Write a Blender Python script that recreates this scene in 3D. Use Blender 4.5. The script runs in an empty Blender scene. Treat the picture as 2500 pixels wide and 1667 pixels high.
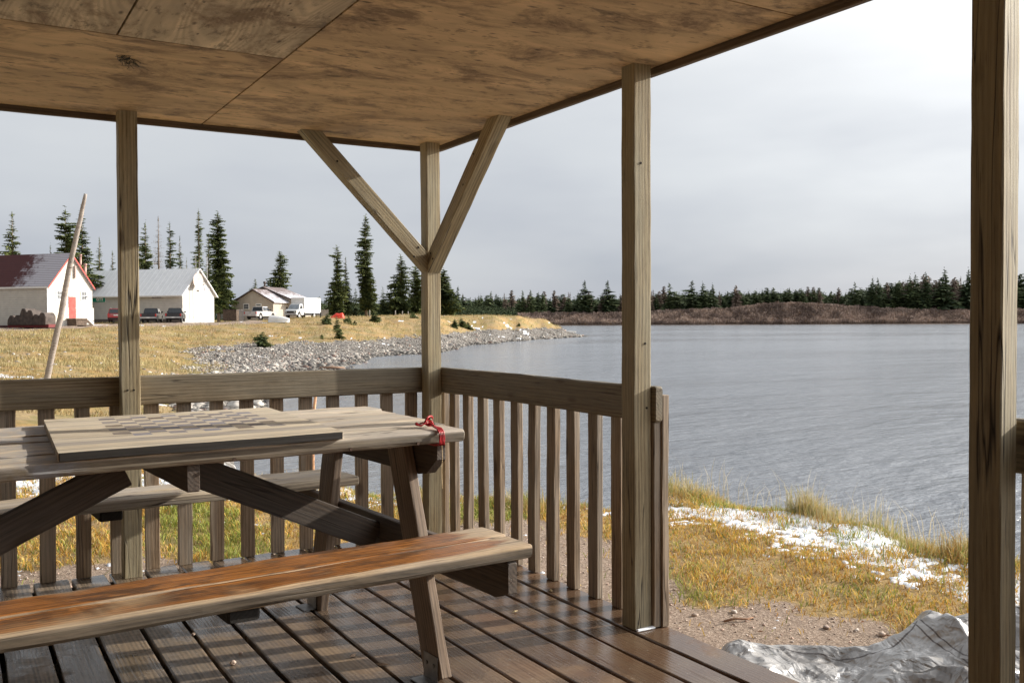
import bpy, bmesh, math, random
import numpy as np
from mathutils import Vector, Matrix, noise as mnoise
random.seed(7); rng = np.random.default_rng(7)
R = math.radians
scene = bpy.context.scene
COL = scene.collection

# ------------------------------------------------------------------ camera
CX, CY, CZ = -2.4889, -5.1244, 1.2921
FPX = 2303.87
YAW, PITCH, ROLL = 0.5376, 0.0206, -0.0038
_f = np.array([math.sin(YAW)*math.cos(PITCH), math.cos(YAW)*math.cos(PITCH), -math.sin(PITCH)])
_r = np.array([math.cos(YAW), -math.sin(YAW), 0.0]); _u = np.cross(_r, _f)
_c, _s = math.cos(ROLL), math.sin(ROLL)
_r, _u = _c*_r+_s*_u, -_s*_r+_c*_u
cam_d = bpy.data.cameras.new('camera'); cam = bpy.data.objects.new('camera', cam_d); COL.objects.link(cam)
cam_d.sensor_width = 36; cam_d.lens = FPX/2500*36; cam_d.clip_end = 6000; cam_d.clip_start = .05
cam.matrix_world = Matrix(((_r[0], _u[0], -_f[0], CX), (_r[1], _u[1], -_f[1], CY), (_r[2], _u[2], -_f[2], CZ), (0, 0, 0, 1)))
scene.camera = cam

# ------------------------------------------------------------------ sun, sky, exposure
SUN = Vector((1.0, -0.165, 0.37)).normalized()
SUN_EL = math.asin(SUN.z); SUN_AZ = math.atan2(SUN.x, SUN.y)
sl = bpy.data.lights.new('sun', 'SUN'); sl.energy = 5.0; sl.angle = R(0.55); sl.color = (1.0, .92, .80)
so = bpy.data.objects.new('sun', sl); COL.objects.link(so)
so.rotation_euler = SUN.to_track_quat('Z', 'Y').to_euler()
w = bpy.data.worlds.new('World'); scene.world = w; w.use_nodes = True
nt = w.node_tree; nt.nodes.clear()
def N(t, typ, **kw):
    n = t.nodes.new(typ)
    for k, v in kw.items(): setattr(n, k, v)
    return n
def build_world():
    t = nt; L = t.links.new
    out = N(t, 'ShaderNodeOutputWorld'); bg1 = N(t, 'ShaderNodeBackground'); bg2 = N(t, 'ShaderNodeBackground'); mix = N(t, 'ShaderNodeMixShader')
    sky = N(t, 'ShaderNodeTexSky', sky_type='NISHITA', sun_disc=False, sun_elevation=SUN_EL, sun_rotation=SUN_AZ)
    sky.air_density = 1.0; sky.dust_density = 1.5
    L(sky.outputs[0], bg1.inputs[0]); bg1.inputs[1].default_value = .09
    tc = N(t, 'ShaderNodeTexCoord'); sep = N(t, 'ShaderNodeSeparateXYZ'); L(tc.outputs['Generated'], sep.inputs[0])
    # soft cloud banks: the height is bent by low-frequency noise
    mp = N(t, 'ShaderNodeMapping'); mp.inputs['Scale'].default_value = (1.6, 1.6, 5.5); L(tc.outputs['Generated'], mp.inputs[0])
    nz = N(t, 'ShaderNodeTexNoise'); nz.inputs['Scale'].default_value = 1.7; nz.inputs['Detail'].default_value = 4; nz.inputs['Roughness'].default_value = .5; L(mp.outputs[0], nz.inputs['Vector'])
    m1 = N(t, 'ShaderNodeMath', operation='MULTIPLY_ADD'); m1.inputs[1].default_value = .36; m1.inputs[2].default_value = -.17; L(nz.outputs['Fac'], m1.inputs[0])
    m2 = N(t, 'ShaderNodeMath', operation='ADD'); L(sep.outputs[2], m2.inputs[0]); L(m1.outputs[0], m2.inputs[1])
    cr = N(t, 'ShaderNodeValToRGB'); e = cr.color_ramp.elements
    e[0].position = 0.0; e[0].color = (.44, .475, .545, 1); e[1].position = 1.0; e[1].color = (.62, .66, .71, 1)
    for p_, c_ in ((.07, (.53, .555, .61, 1)), (.17, (.62, .645, .68, 1)), (.30, (.70, .72, .74, 1)), (.5, (.68, .71, .74, 1))):
        q = cr.color_ramp.elements.new(p_); q.color = c_
    L(m2.outputs[0], cr.inputs[0])
    vm = N(t, 'ShaderNodeVectorMath', operation='DOT_PRODUCT'); L(tc.outputs['Generated'], vm.inputs[0]); vm.inputs[1].default_value = SUN
    mx = N(t, 'ShaderNodeMath', operation='MAXIMUM'); L(vm.outputs['Value'], mx.inputs[0]); mx.inputs[1].default_value = 0
    pw = N(t, 'ShaderNodeMath', operation='POWER'); L(mx.outputs[0], pw.inputs[0]); pw.inputs[1].default_value = 3.5
    # glow only well above the horizon bank
    mr = N(t, 'ShaderNodeMapRange'); mr.inputs[1].default_value = .0; mr.inputs[2].default_value = .30; mr.inputs[3].default_value = .12; mr.inputs[4].default_value = 1.2; L(m2.outputs[0], mr.inputs[0])
    ml = N(t, 'ShaderNodeMath', operation='MULTIPLY'); L(pw.outputs[0], ml.inputs[0]); L(mr.outputs[0], ml.inputs[1])
    ad = N(t, 'ShaderNodeMixRGB', blend_type='ADD'); ad.inputs[0].default_value = 1; L(cr.outputs[0], ad.inputs[1])
    cg = N(t, 'ShaderNodeMixRGB', blend_type='MULTIPLY'); cg.inputs[0].default_value = 1; cg.inputs[1].default_value = (1, .98, .95, 1); L(ml.outputs[0], cg.inputs[2]); L(cg.outputs[0], ad.inputs[2])
    # thin bright cloud round the sun; unseen south brightened, west dimmed for the lighting
    v2 = N(t, 'ShaderNodeVectorMath', operation='DOT_PRODUCT'); L(tc.outputs['Generated'], v2.inputs[0]); v2.inputs[1].default_value = Vector((.55, -.80, .22)).normalized()
    x2 = N(t, 'ShaderNodeMath', operation='MAXIMUM'); L(v2.outputs['Value'], x2.inputs[0]); x2.inputs[1].default_value = 0
    p2 = N(t, 'ShaderNodeMath', operation='POWER'); L(x2.outputs[0], p2.inputs[0]); p2.inputs[1].default_value = 2.2
    s2 = N(t, 'ShaderNodeMath', operation='MULTIPLY'); L(p2.outputs[0], s2.inputs[0]); s2.inputs[1].default_value = .8
    p3 = N(t, 'ShaderNodeMath', operation='POWER'); L(mx.outputs[0], p3.inputs[0]); p3.inputs[1].default_value = 22
    s3 = N(t, 'ShaderNodeMath', operation='MULTIPLY_ADD'); L(p3.outputs[0], s3.inputs[0]); s3.inputs[1].default_value = 6.0; L(s2.outputs[0], s3.inputs[2]); s2 = s3
    a2 = N(t, 'ShaderNodeMixRGB', blend_type='ADD'); a2.inputs[0].default_value = 1; L(ad.outputs[0], a2.inputs[1]); L(s2.outputs[0], a2.inputs[2])
    wr = N(t, 'ShaderNodeMapRange'); L(sep.outputs[0], wr.inputs[0]); wr.inputs[1].default_value = -.8; wr.inputs[2].default_value = .02; wr.inputs[3].default_value = .42; wr.inputs[4].default_value = 1
    w2 = N(t, 'ShaderNodeMixRGB', blend_type='MULTIPLY'); w2.inputs[0].default_value = 1; L(a2.outputs[0], w2.inputs[1]); L(wr.outputs[0], w2.inputs[2]); ad = w2
    L(ad.outputs[0], bg2.inputs[0]); bg2.inputs[1].default_value = .80
    mix.inputs[0].default_value = .9
    L(bg1.outputs[0], mix.inputs[1]); L(bg2.outputs[0], mix.inputs[2]); L(mix.outputs[0], out.inputs[0])
build_world()
scene.view_settings.view_transform = 'Standard'; scene.view_settings.look = 'None'
scene.view_settings.exposure = 0.42; scene.view_settings.gamma = 1

# ------------------------------------------------------------------ helpers
def px(u, v, d):
    "point seen at photo pixel (u, v) of the 2500 px wide frame, at depth d along the view axis"
    P = np.array([CX, CY, CZ]) + d*(_f + (u-1250)/FPX*_r - (v-833.5)/FPX*_u)
    return Vector(P)
def tag(o, label=None, cat=None, group=None, kind=None):
    if label: o['label'] = label
    if cat: o['category'] = cat
    if group: o['group'] = group
    if kind: o['kind'] = kind
    return o
def empty(name, loc=(0, 0, 0), rz=0.0, label=None, cat=None, group=None):
    o = bpy.data.objects.new(name, None); COL.objects.link(o); o.location = loc; o.rotation_euler = (0, 0, rz); o.empty_display_size = .2
    return tag(o, label, cat, group)
def mesh_obj(name, V, F, mat, parent=None, M=None, smooth=False, mats=None, midx=None):
    me = bpy.data.meshes.new(name); me.from_pydata([tuple(v) for v in V], [], F)
    for m in (mats or [mat]): me.materials.append(m)
    if midx is not None: me.polygons.foreach_set('material_index', np.array(midx, np.int32))
    if smooth: me.polygons.foreach_set('use_smooth', np.ones(len(me.polygons), bool))
    me.update()
    o = bpy.data.objects.new(name, me); COL.objects.link(o)
    if parent: o.parent = parent
    if M is not None: o.matrix_local = M
    return o
def np_mesh(name, V, F, mat, parent=None, smooth=False, colors=None):
    "fast mesh from an (n,3) array and an (m,k) face array"
    V = np.ascontiguousarray(V, np.float32); F = np.ascontiguousarray(F, np.int32)
    me = bpy.data.meshes.new(name); k = F.shape[1]
    me.vertices.add(len(V)); me.vertices.foreach_set('co', V.ravel())
    me.loops.add(F.size); me.loops.foreach_set('vertex_index', F.ravel())
    me.polygons.add(len(F)); me.polygons.foreach_set('loop_start', np.arange(0, F.size, k, dtype=np.int32))
    try: me.polygons.foreach_set('loop_total', np.full(len(F), k, np.int32))
    except Exception: pass
    if smooth: me.polygons.foreach_set('use_smooth', np.ones(len(F), bool))
    if colors is not None:
        for nm, c in colors.items():
            c = np.asarray(c, np.float32)
            if c.shape[1] == 3: c = np.hstack([c, np.ones((len(c), 1), np.float32)])
            a = me.color_attributes.new(nm, 'FLOAT_COLOR', 'POINT'); a.data.foreach_set('color', c.ravel())
    me.materials.append(mat); me.update(calc_edges=True); me.validate()
    o = bpy.data.objects.new(name, me); COL.objects.link(o)
    if parent: o.parent = parent
    return o
def frame(o, x, y):
    x = Vector(x).normalized(); y = Vector(y); y = (y-x*x.dot(y)).normalized(); z = x.cross(y)
    return Matrix(((x[0], y[0], z[0], o[0]), (x[1], y[1], z[1], o[1]), (x[2], y[2], z[2], o[2]), (0, 0, 0, 1)))
class MB:
    "collects boxes, prisms and tubes into one mesh"
    def __init__(s): s.V = []; s.F = []; s.mi = []
    def add(s, V, F, mi=0):
        b = len(s.V); s.V += [Vector(v) for v in V]; s.F += [tuple(i+b for i in f) for f in F]; s.mi += [mi]*len(F); return s
    def box(s, x0, x1, y0, y1, z0, z1, mi=0, M=None):
        V = [Vector(v) for v in ((x0,y0,z0),(x1,y0,z0),(x1,y1,z0),(x0,y1,z0),(x0,y0,z1),(x1,y0,z1),(x1,y1,z1),(x0,y1,z1))]
        if M is not None: V = [M @ v for v in V]
        return s.add(V, [(0,3,2,1),(4,5,6,7),(0,1,5,4),(1,2,6,5),(2,3,7,6),(3,0,4,7)], mi)
    def prism(s, pts, a, b, axis='y', mi=0, M=None):
        "closed polygon pts (2D) extruded from a to b along axis"
        n = len(pts)
        def mk(p, q):
            v = {'y': (p[0], q, p[1]), 'x': (q, p[0], p[1]), 'z': (p[0], p[1], q)}[axis]
            v = Vector(v); return M @ v if M is not None else v
        V = [mk(p, a) for p in pts]+[mk(p, b) for p in pts]
        F = [tuple(range(n)), tuple(range(2*n-1, n-1, -1))]+[(i, i+n, (i+1) % n+n, (i+1) % n) for i in range(n)]
        return s.add(V, F, mi)
    def tube(s, pts, r, n=8, mi=0, caps=True):
        pts = [Vector(p) for p in pts]; rs = r if isinstance(r, (list, tuple)) else [r]*len(pts)
        V = []; up = Vector((0, 0, 1))
        for i, p in enumerate(pts):
            t = (pts[min(i+1, len(pts)-1)]-pts[max(i-1, 0)]).normalized()
            a = t.cross(up if abs(t.z) < .9 else Vector((1, 0, 0))).normalized(); b = t.cross(a)
            V += [p+(a*math.cos(2*math.pi*k/n)+b*math.sin(2*math.pi*k/n))*rs[i] for k in range(n)]
        F = [(i*n+k, i*n+(k+1) % n, (i+1)*n+(k+1) % n, (i+1)*n+k) for i in range(len(pts)-1) for k in range(n)]
        if caps: F += [tuple(range(n-1, -1, -1)), tuple(range((len(pts)-1)*n, len(pts)*n))]
        return s.add(V, F, mi)
    def build(s, name, mat, parent=None, M=None, smooth=False, bevel=0, mats=None):
        me = bpy.data.meshes.new(name); bm = bmesh.new()
        vs = [bm.verts.new(v) for v in s.V]
        for f, m in zip(s.F, s.mi):
            try: q = bm.faces.new([vs[i] for i in f]); q.material_index = m; q.smooth = smooth
            except ValueError: pass
        bmesh.ops.recalc_face_normals(bm, faces=bm.faces)
        if bevel: bmesh.ops.bevel(bm, geom=[e for e in bm.edges if e.is_manifold and e.calc_face_angle(0) > .5], offset=bevel, segments=2, affect='EDGES', clamp_overlap=True)
        bm.to_mesh(me); bm.free()
        for m in (mats or [mat]): me.materials.append(m)
        o = bpy.data.objects.new(name, me); COL.objects.link(o)
        if parent: o.parent = parent
        if M is not None: o.matrix_local = M
        return o
def plank(name, mat, parent, p0, p1, ydir, W, T, bev=.005, wob=.0012, step=.07, chop=None, seed=None, shear=0):
    "a sawn timber from p0 to p1; W along ydir, T across; edges eased, faces a little uneven"
    p0 = Vector(p0); p1 = Vector(p1); Ln = (p1-p0).length
    M = frame(p0, p1-p0, ydir)
    rr = random.Random(seed if seed is not None else random.random())
    b = bev; w_, t_ = W/2, T/2
    prof = []
    for sy, sz in ((1, 1), (-1, 1), (-1, -1), (1, -1)):
        c = (sy*(w_-b), sz*(t_-b)); a0 = {(1, 1): 0, (-1, 1): 90, (-1, -1): 180, (1, -1): 270}[(sy, sz)]
        for k in (0, 45, 90): prof.append((c[0]+b*math.cos(R(a0+k)), c[1]+b*math.sin(R(a0+k))))
    n = len(prof); segs = max(2, int(Ln/step)); xs = [0, b*.7]+[b+(Ln-2*b)*i/segs for i in range(1, segs)]+[Ln-b*.7, Ln]
    V = []; off = rr.random()*90
    for i, x in enumerate(xs):
        sc = 1-b*.9/max(w_, t_) if i in (0, len(xs)-1) else 1
        dy = wob*1.6*mnoise.noise((x*1.3+off, 3.1, 0)); dz = wob*1.6*mnoise.noise((x*1.3+off, 9.7, 0))
        for k, (y, z) in enumerate(prof):
            j = wob*mnoise.noise((x*7+off, k*.9, 1.7))
            V.append((x, y*sc*(1+j/w_)+dy, z*sc*(1+j/t_)+dz))
    F = [tuple(range(n-1, -1, -1))]
    for i in range(len(xs)-1):
        F += [(i*n+k, i*n+(k+1) % n, (i+1)*n+(k+1) % n, (i+1)*n+k) for k in range(n)]
    F.append(tuple(range((len(xs)-1)*n, len(xs)*n)))
    if chop:  # cut the lower corner of either end: (end, length, height) with z local sign
        for end, cl, chh, sgn in chop:
            for i, v in enumerate(V):
                x = v[0] if end == 0 else Ln-v[0]
                if x < cl:
                    lim = (w_-chh*(1-x/cl))
                    y = max(min(v[1], lim), -w_) if sgn > 0 else min(max(v[1], -lim), w_)
                    V[i] = (v[0], y, v[2])
    if shear: V = [(v[0]+shear*v[1], v[1], v[2]) for v in V]
    return mesh_obj(name, V, F, mat, parent, M)

# ------------------------------------------------------------------ materials
MATS = {}
def newmat(name):
    m = bpy.data.materials.new(name); m.use_nodes = True; t = m.node_tree
    b = t.nodes['Principled BSDF']; MATS[name] = m
    return m, t, b, t.links.new
def S(b, **kw):
    for k, v in kw.items():
        b.inputs[k.replace('_', ' ')].default_value = v
def flat(name, col, rough=.6, metal=0.0, vary=.12, scale=3.0, bump=0.0, spec=.5):
    m, t, b, L = newmat(name); S(b, Roughness=rough, Metallic=metal); b.inputs['Specular IOR Level'].default_value = spec
    tc = N(t, 'ShaderNodeTexCoord'); nz = N(t, 'ShaderNodeTexNoise'); nz.inputs['Scale'].default_value = scale; nz.inputs['Detail'].default_value = 6
    L(tc.outputs['Object'], nz.inputs['Vector'])
    hv = N(t, 'ShaderNodeHueSaturation'); hv.inputs['Color'].default_value = (*col, 1)
    mr = N(t, 'ShaderNodeMapRange'); mr.inputs[1].default_value = .3; mr.inputs[2].default_value = .7; mr.inputs[3].default_value = 1-vary; mr.inputs[4].default_value = 1+vary
    L(nz.outputs['Fac'], mr.inputs[0]); L(mr.outputs[0], hv.inputs['Value']); L(hv.outputs[0], b.inputs['Base Color'])
    if bump:
        bp = N(t, 'ShaderNodeBump'); bp.inputs['Strength'].default_value = bump; bp.inputs['Distance'].default_value = .01
        n2 = N(t, 'ShaderNodeTexNoise'); n2.inputs['Scale'].default_value = scale*8; n2.inputs['Detail'].default_value = 5
        L(tc.outputs['Object'], n2.inputs['Vector']); L(n2.outputs['Fac'], bp.inputs['Height']); L(bp.outputs[0], b.inputs['Normal'])
    return m
def wood(name, light, dark, grey=None, greyamt=.4, crack=.8, knots=.7, rough=.75, ring=.35, bump=.5, vary=.14, hook=None, knot_col=(.05, .028, .014), fine=1.0):
    m, t, b, L = newmat(name); S(b, Roughness=rough)
    tc = N(t, 'ShaderNodeTexCoord'); oi = N(t, 'ShaderNodeObjectInfo')
    mu = N(t, 'ShaderNodeMath', operation='MULTIPLY'); L(oi.outputs['Random'], mu.inputs[0]); mu.inputs[1].default_value = 61.7
    ad = N(t, 'ShaderNodeVectorMath', operation='ADD'); L(tc.outputs['Object'], ad.inputs[0]); L(mu.outputs[0], ad.inputs[1])
    def mapped(sc):
        q = N(t, 'ShaderNodeVectorMath', operation='MULTIPLY'); L(ad.outputs[0], q.inputs[0]); q.inputs[1].default_value = sc; return q.outputs[0]
    def noise(sc, detail=5, rough_=.6, dist=0):
        q = N(t, 'ShaderNodeTexNoise'); q.inputs['Scale'].default_value = 1; q.inputs['Detail'].default_value = detail; q.inputs['Roughness'].default_value = rough_; q.inputs['Distortion'].default_value = dist
        L(mapped(sc), q.inputs['Vector']); return q.outputs['Fac']
    def mp(v, a, bb, c=0., d=1.):
        q = N(t, 'ShaderNodeMapRange'); q.inputs[1].default_value = a; q.inputs[2].default_value = bb; q.inputs[3].default_value = c; q.inputs[4].default_value = d; L(v, q.inputs[0]); return q.outputs[0]
    def math_(op, a, bb):
        q = N(t, 'ShaderNodeMath', operation=op)
        for i, v in enumerate((a, bb)):
            if isinstance(v, (int, float)): q.inputs[i].default_value = v
            else: L(v, q.inputs[i])
        return q.outputs[0]
    def mix(f, a, bb, bt='MIX'):
        q = N(t, 'ShaderNodeMixRGB', blend_type=bt)
        for i, v in enumerate((f, a, bb)):
            if isinstance(v, (int, float)): q.inputs[i].default_value = v
            elif isinstance(v, tuple): q.inputs[i].default_value = (*v, 1)
            else: L(v, q.inputs[i])
        return q.outputs[0]
    g1 = noise((3.0*fine, 85*fine, 85*fine), 6, .65, .2)      # fine streaks
    g2 = noise((1.1, 9, 9), 4, .55, .6)        # broad tone
    wv = N(t, 'ShaderNodeTexWave', wave_type='RINGS', rings_direction='X'); wv.inputs['Scale'].default_value = 1; wv.inputs['Distortion'].default_value = 4.5; wv.inputs['Detail'].default_value = 2; wv.inputs['Detail Scale'].default_value = 1.2
    L(mapped((1.0, 26, 26)), wv.inputs['Vector'])
    g3 = noise((10, 46, 46), 8, .82, .3)      # rough weathered break-up
    tone = math_('ADD', math_('MULTIPLY', g1, .42), math_('ADD', math_('MULTIPLY', g2, .26), math_('MULTIPLY', g3, .32)))
    tone = math_('ADD', tone, math_('MULTIPLY', math_('SUBTRACT', wv.outputs['Fac'], .5), ring*.35))
    base = mix(mp(tone, .38, .62), dark, light)
    if grey:
        base = mix(math_('MULTIPLY', mp(noise((.9, 6, 6), 4, .6, .4), .38, .62), greyamt), base, grey)
    ck = noise((.55, 13, 13), 3, .5, .3); ck = math_('ABSOLUTE', math_('SUBTRACT', ck, .5), 0)
    ck = mp(ck, .0, .013, 1, 0); gate = mp(noise((1.6, 5, 5), 2, .5), .47, .54)
    ck = math_('MULTIPLY', math_('MULTIPLY', ck, gate), crack)
    vo = N(t, 'ShaderNodeTexVoronoi', feature='F1'); vo.inputs['Scale'].default_value = 1; vo.inputs['Randomness'].default_value = 1
    L(mapped((3.3, 9, 9)), vo.inputs['Vector'])
    sepc = N(t, 'ShaderNodeSeparateColor'); L(vo.outputs['Color'], sepc.inputs[0])
    kn = math_('MULTIPLY', mp(vo.outputs['Distance'], .10, .22, 1, 0), mp(sepc.outputs[0], .42, .46))
    kn = math_('MULTIPLY', kn, knots)
    pit = math_('MULTIPLY', mp(noise((5.5, 170, 170), 3, .6), .60, .68), .55*min(1, crack+.2)); hi = math_('MULTIPLY', mp(noise((4, 210, 210), 3, .6, .3), .56, .66), .30)
    base = mix(hi, base, tuple(min(1, c*1.35) for c in light)); base = mix(pit, base, tuple(c*.42 for c in dark))
    col = mix(kn, base, knot_col); col = mix(ck, col, (.018, .012, .008))
    hv = N(t, 'ShaderNodeHueSaturation'); L(col, hv.inputs['Color']); L(mp(oi.outputs['Random'], 0, 1, 1-vary, 1+vary), hv.inputs['Value'])
    res = hv.outputs[0]
    h = math_('SUBTRACT', math_('ADD', math_('MULTIPLY', math_('ADD', g1, g3), .4), math_('MULTIPLY', wv.outputs['Fac'], .12)), math_('MULTIPLY', ck, .9))
    if hook:
        res, rg = hook(dict(t=t, L=L, tc=tc, res=res, mix=mix, mp=mp, math_=math_, noise=noise, oi=oi, mapped=mapped, tone=tone, N=N))
        if rg is not None: L(rg, b.inputs['Roughness'])
    L(res, b.inputs['Base Color'])
    bp = N(t, 'ShaderNodeBump'); bp.inputs['Strength'].default_value = bump; bp.inputs['Distance'].default_value = .004; L(h, bp.inputs['Height']); L(bp.outputs[0], b.inputs['Normal'])
    return m
W_POST = wood('treated_post_wood', (.42, .335, .195), (.17, .12, .062), grey=(.34, .335, .26), greyamt=.45, crack=1, knots=.75)
W_RAIL = wood('rail_wood', (.27, .215, .14), (.12, .088, .052), grey=(.21, .195, .155), greyamt=.6, crack=.7)
W_BAL = wood('baluster_wood', (.33, .235, .15), (.13, .085, .05), grey=(.36, .335, .29), greyamt=.5, crack=.7)
W_FASC = wood('fascia_wood', (.16, .11, .07), (.07, .05, .03), crack=.2, knots=.2)
W_TABLE = wood('grey_table_wood', (.60, .50, .36), (.24, .185, .135), grey=(.33, .315, .305), greyamt=.7, crack=1, knots=.6, rough=.7)
W_LEG = wood('leg_wood', (.27, .19, .13), (.11, .075, .05), grey=(.22, .20, .185), greyamt=.35, crack=.9)
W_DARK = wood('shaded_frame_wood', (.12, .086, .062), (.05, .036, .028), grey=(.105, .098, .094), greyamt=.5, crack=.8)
def pos_mask(c, axis, a, bb, c0, c1):
    g = c['N'](c['t'], 'ShaderNodeNewGeometry'); s = c['N'](c['t'], 'ShaderNodeSeparateXYZ'); c['L'](g.outputs['Position'], s.inputs[0])
    return c['mp'](s.outputs[axis], a, bb, c0, c1)
def world_noise(c, scale, detail=4):
    g = c['N'](c['t'], 'ShaderNodeNewGeometry'); n = c['N'](c['t'], 'ShaderNodeTexNoise'); n.inputs['Scale'].default_value = scale; n.inputs['Detail'].default_value = detail
    c['L'](g.outputs['Position'], n.inputs['Vector']); return n.outputs['Fac']
def deck_hook(c):
    right = pos_mask(c, 0, -1.7, -.3, 0, 1)
    warm = c['mix'](c['math_']('MULTIPLY', right, .75), c['res'], (.155, .075, .035))
    blot = c['mp'](world_noise(c, 5.5, 6), .42, .62); warm = c['mix'](c['math_']('MULTIPLY', blot, .35), warm, (.25, .18, .11))
    speck = c['mp'](world_noise(c, 60, 3), .66, .72); warm = c['mix'](c['math_']('MULTIPLY', speck, .45), warm, (.5, .45, .38))
    wet = c['math_']('ADD', world_noise(c, 2.6, 4), c['math_']('MULTIPLY', right, .10)); wet = c['mp'](wet, .46, .56)
    warm = c['mix'](c['math_']('MULTIPLY', wet, .45), warm, (.04, .03, .024))
    fine = c['mp'](world_noise(c, 38, 4), .4, .65)
    rg = c['mix'](wet, c['mp'](fine, 0, 1, .42, .62), c['mp'](fine, 0, 1, .06, .2))
    return warm, rg
W_DECK = wood('wet_deck_wood', (.28, .21, .14), (.075, .055, .038), grey=(.12, .112, .105), greyamt=.6, crack=.5, knots=.5, ring=.5, hook=deck_hook, bump=.35)
def bench_hook(c, front_worn=True):
    s = c['N'](c['t'], 'ShaderNodeSeparateXYZ'); c['L'](c['tc'].outputs['Object'], s.inputs[0])
    nz = c['noise']((2.2, 16, 16), 5, .6, .5)
    # varnish left on the middle, worn off towards the front edge and the end grain
    front = c['math_']('ADD', c['mp'](s.outputs[1], -.078, -.035, -.42, .62) if front_worn else .60, nz)
    endx = c['mp'](s.outputs[0], 1.60, 2.02, 0, .85)
    v = c['mp'](c['math_']('SUBTRACT', front, endx), .42, .56)
    up = c['mp'](s.outputs[2], .018, .021); v = c['math_']('MULTIPLY', v, up)
    warm = c['mix'](c['mp'](c['tone'], .36, .64), (.10, .036, .012), (.50, .205, .055))
    blot = c['mp'](c['noise']((3.0, 11, 11), 6, .75, .3), .50, .60); warm = c['mix'](c['math_']('MULTIPLY', blot, .8), warm, (.06, .036, .024)); pl = c['mp'](c['noise']((5, 60, 60), 4, .7), .62, .68); warm = c['mix'](c['math_']('MULTIPLY', pl, .5), warm, (.5, .36, .22))
    res = c['mix'](v, c['res'], warm)
    fz = c['math_']('MULTIPLY', c['mp'](s.outputs[2], .017, .010), c['mp'](s.outputs[1], -.066, -.072)); fz = c['math_']('MULTIPLY', fz, .93)  # front face weathered grey, darkened further to offset the strong light there
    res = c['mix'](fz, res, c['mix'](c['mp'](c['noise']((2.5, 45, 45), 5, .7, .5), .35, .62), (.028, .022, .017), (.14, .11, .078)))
    return res, c['mp'](v, 0, 1, .7, .3)
W_BENCH = wood('worn_varnished_bench_wood', (.60, .43, .25), (.30, .20, .12), grey=(.34, .30, .25), greyamt=.5, crack=.8, knots=.5, hook=bench_hook)
W_BENCH2 = wood('varnished_bench_wood', (.60, .43, .25), (.30, .20, .12), grey=(.34, .30, .25), greyamt=.5, crack=.8, knots=.5, hook=lambda c: bench_hook(c, False))
CHK = (-.145, .43, -.255, .395)
def panel_hook(c):
    s = c['N'](c['t'], 'ShaderNodeSeparateXYZ'); c['L'](c['tc'].outputs['Object'], s.inputs[0])
    X = c['mp'](c['math_']('SUBTRACT', s.outputs[0], c['math_']('MULTIPLY', s.outputs[1], .115)), CHK[0]+.33, CHK[1]+.33, 0, 10); Y = c['mp'](s.outputs[1], CHK[2]+.03, CHK[3]+.03, 0, 10)
    for o in (X, Y): o.node.clamp = False
    fl = lambda v: c['math_']('FLOOR', v, 0)
    par = c['math_']('MODULO', c['math_']('ADD', c['math_']('ADD', fl(X), fl(Y)), 40), 2)
    ins = c['math_']('MULTIPLY', c['math_']('MULTIPLY', c['math_']('GREATER_THAN', X, 0), c['math_']('LESS_THAN', X, 10)), c['math_']('MULTIPLY', c['math_']('GREATER_THAN', Y, 0), c['math_']('LESS_THAN', Y, 10)))
    up = c['mp'](s.outputs[2], .009, .011)
    wear = c['mp'](c['noise']((4, 40, 40), 4, .6), .3, .62, .45, 1)
    # each square its own faded tone
    wn = c['N'](c['t'], 'ShaderNodeTexWhiteNoise', noise_dimensions='2D'); cb = c['N'](c['t'], 'ShaderNodeCombineXYZ'); c['L'](fl(X), cb.inputs[0]); c['L'](fl(Y), cb.inputs[1]); c['L'](cb.outputs[0], wn.inputs[0])
    sq = c['mix'](wn.outputs[0], (.12, .085, .06), (.20, .20, .25))
    f = c['math_']('MULTIPLY', c['math_']('MULTIPLY', par, ins), c['math_']('MULTIPLY', up, c['math_']('MULTIPLY', wear, 1.1)))
    # board seams scribed across the panel
    seam = c['math_']('FRACT', c['math_']('MULTIPLY', c['math_']('ADD', s.outputs[1], 3.02), 5.9), 0); seam = c['mp'](seam, .012, .05, 1, 0)
    res = c['mix'](c['math_']('MULTIPLY', seam, .9), c['res'], (.05, .035, .025))
    strip = c['mp'](c['math_']('ABSOLUTE', c['math_']('ADD', s.outputs[1], .335), 0), .03, .06, .55, 0)
    res = c['mix'](strip, res, (.20, .19, .20))
    return c['mix'](f, res, sq), None
W_PANEL = wood('checkered_panel_wood', (.74, .64, .47), (.34, .27, .19), grey=(.48, .44, .38), greyamt=.5, crack=1, knots=.5, hook=panel_hook)
W_BLACK = wood('burnt_edge_wood', (.020, .016, .013), (.006, .005, .004), crack=0, knots=0)
def top_hook(c):
    g = pos_mask(c, 0, -2.42, -2.27, 0, 1); g2 = pos_mask(c, 0, -2.21, -2.14, 1, 0); f = c['math_']('MULTIPLY', c['math_']('MULTIPLY', g, g2), c['mp'](world_noise(c, 22, 5), .36, .6))
    s = c['N'](c['t'], 'ShaderNodeSeparateXYZ'); c['L'](c['tc'].outputs['Object'], s.inputs[0])
    fz = c['math_']('MULTIPLY', c['mp'](s.outputs[2], .017, .010), c['mp'](s.outputs[1], -.074, -.079)); fz = c['math_']('MULTIPLY', fz, .85)  # front face painted darker than the top, shading put into the colour
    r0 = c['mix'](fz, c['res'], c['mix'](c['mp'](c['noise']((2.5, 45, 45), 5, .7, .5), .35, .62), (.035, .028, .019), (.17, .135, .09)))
    return c['mix'](c['math_']('MULTIPLY', f, .8), r0, (.27, .28, .31)), None
W_TOP = wood('tabletop_wood', (.72, .61, .45), (.25, .19, .14), grey=(.38, .36, .34), greyamt=.6, crack=1, knots=.7, rough=.7, hook=top_hook)
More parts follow.
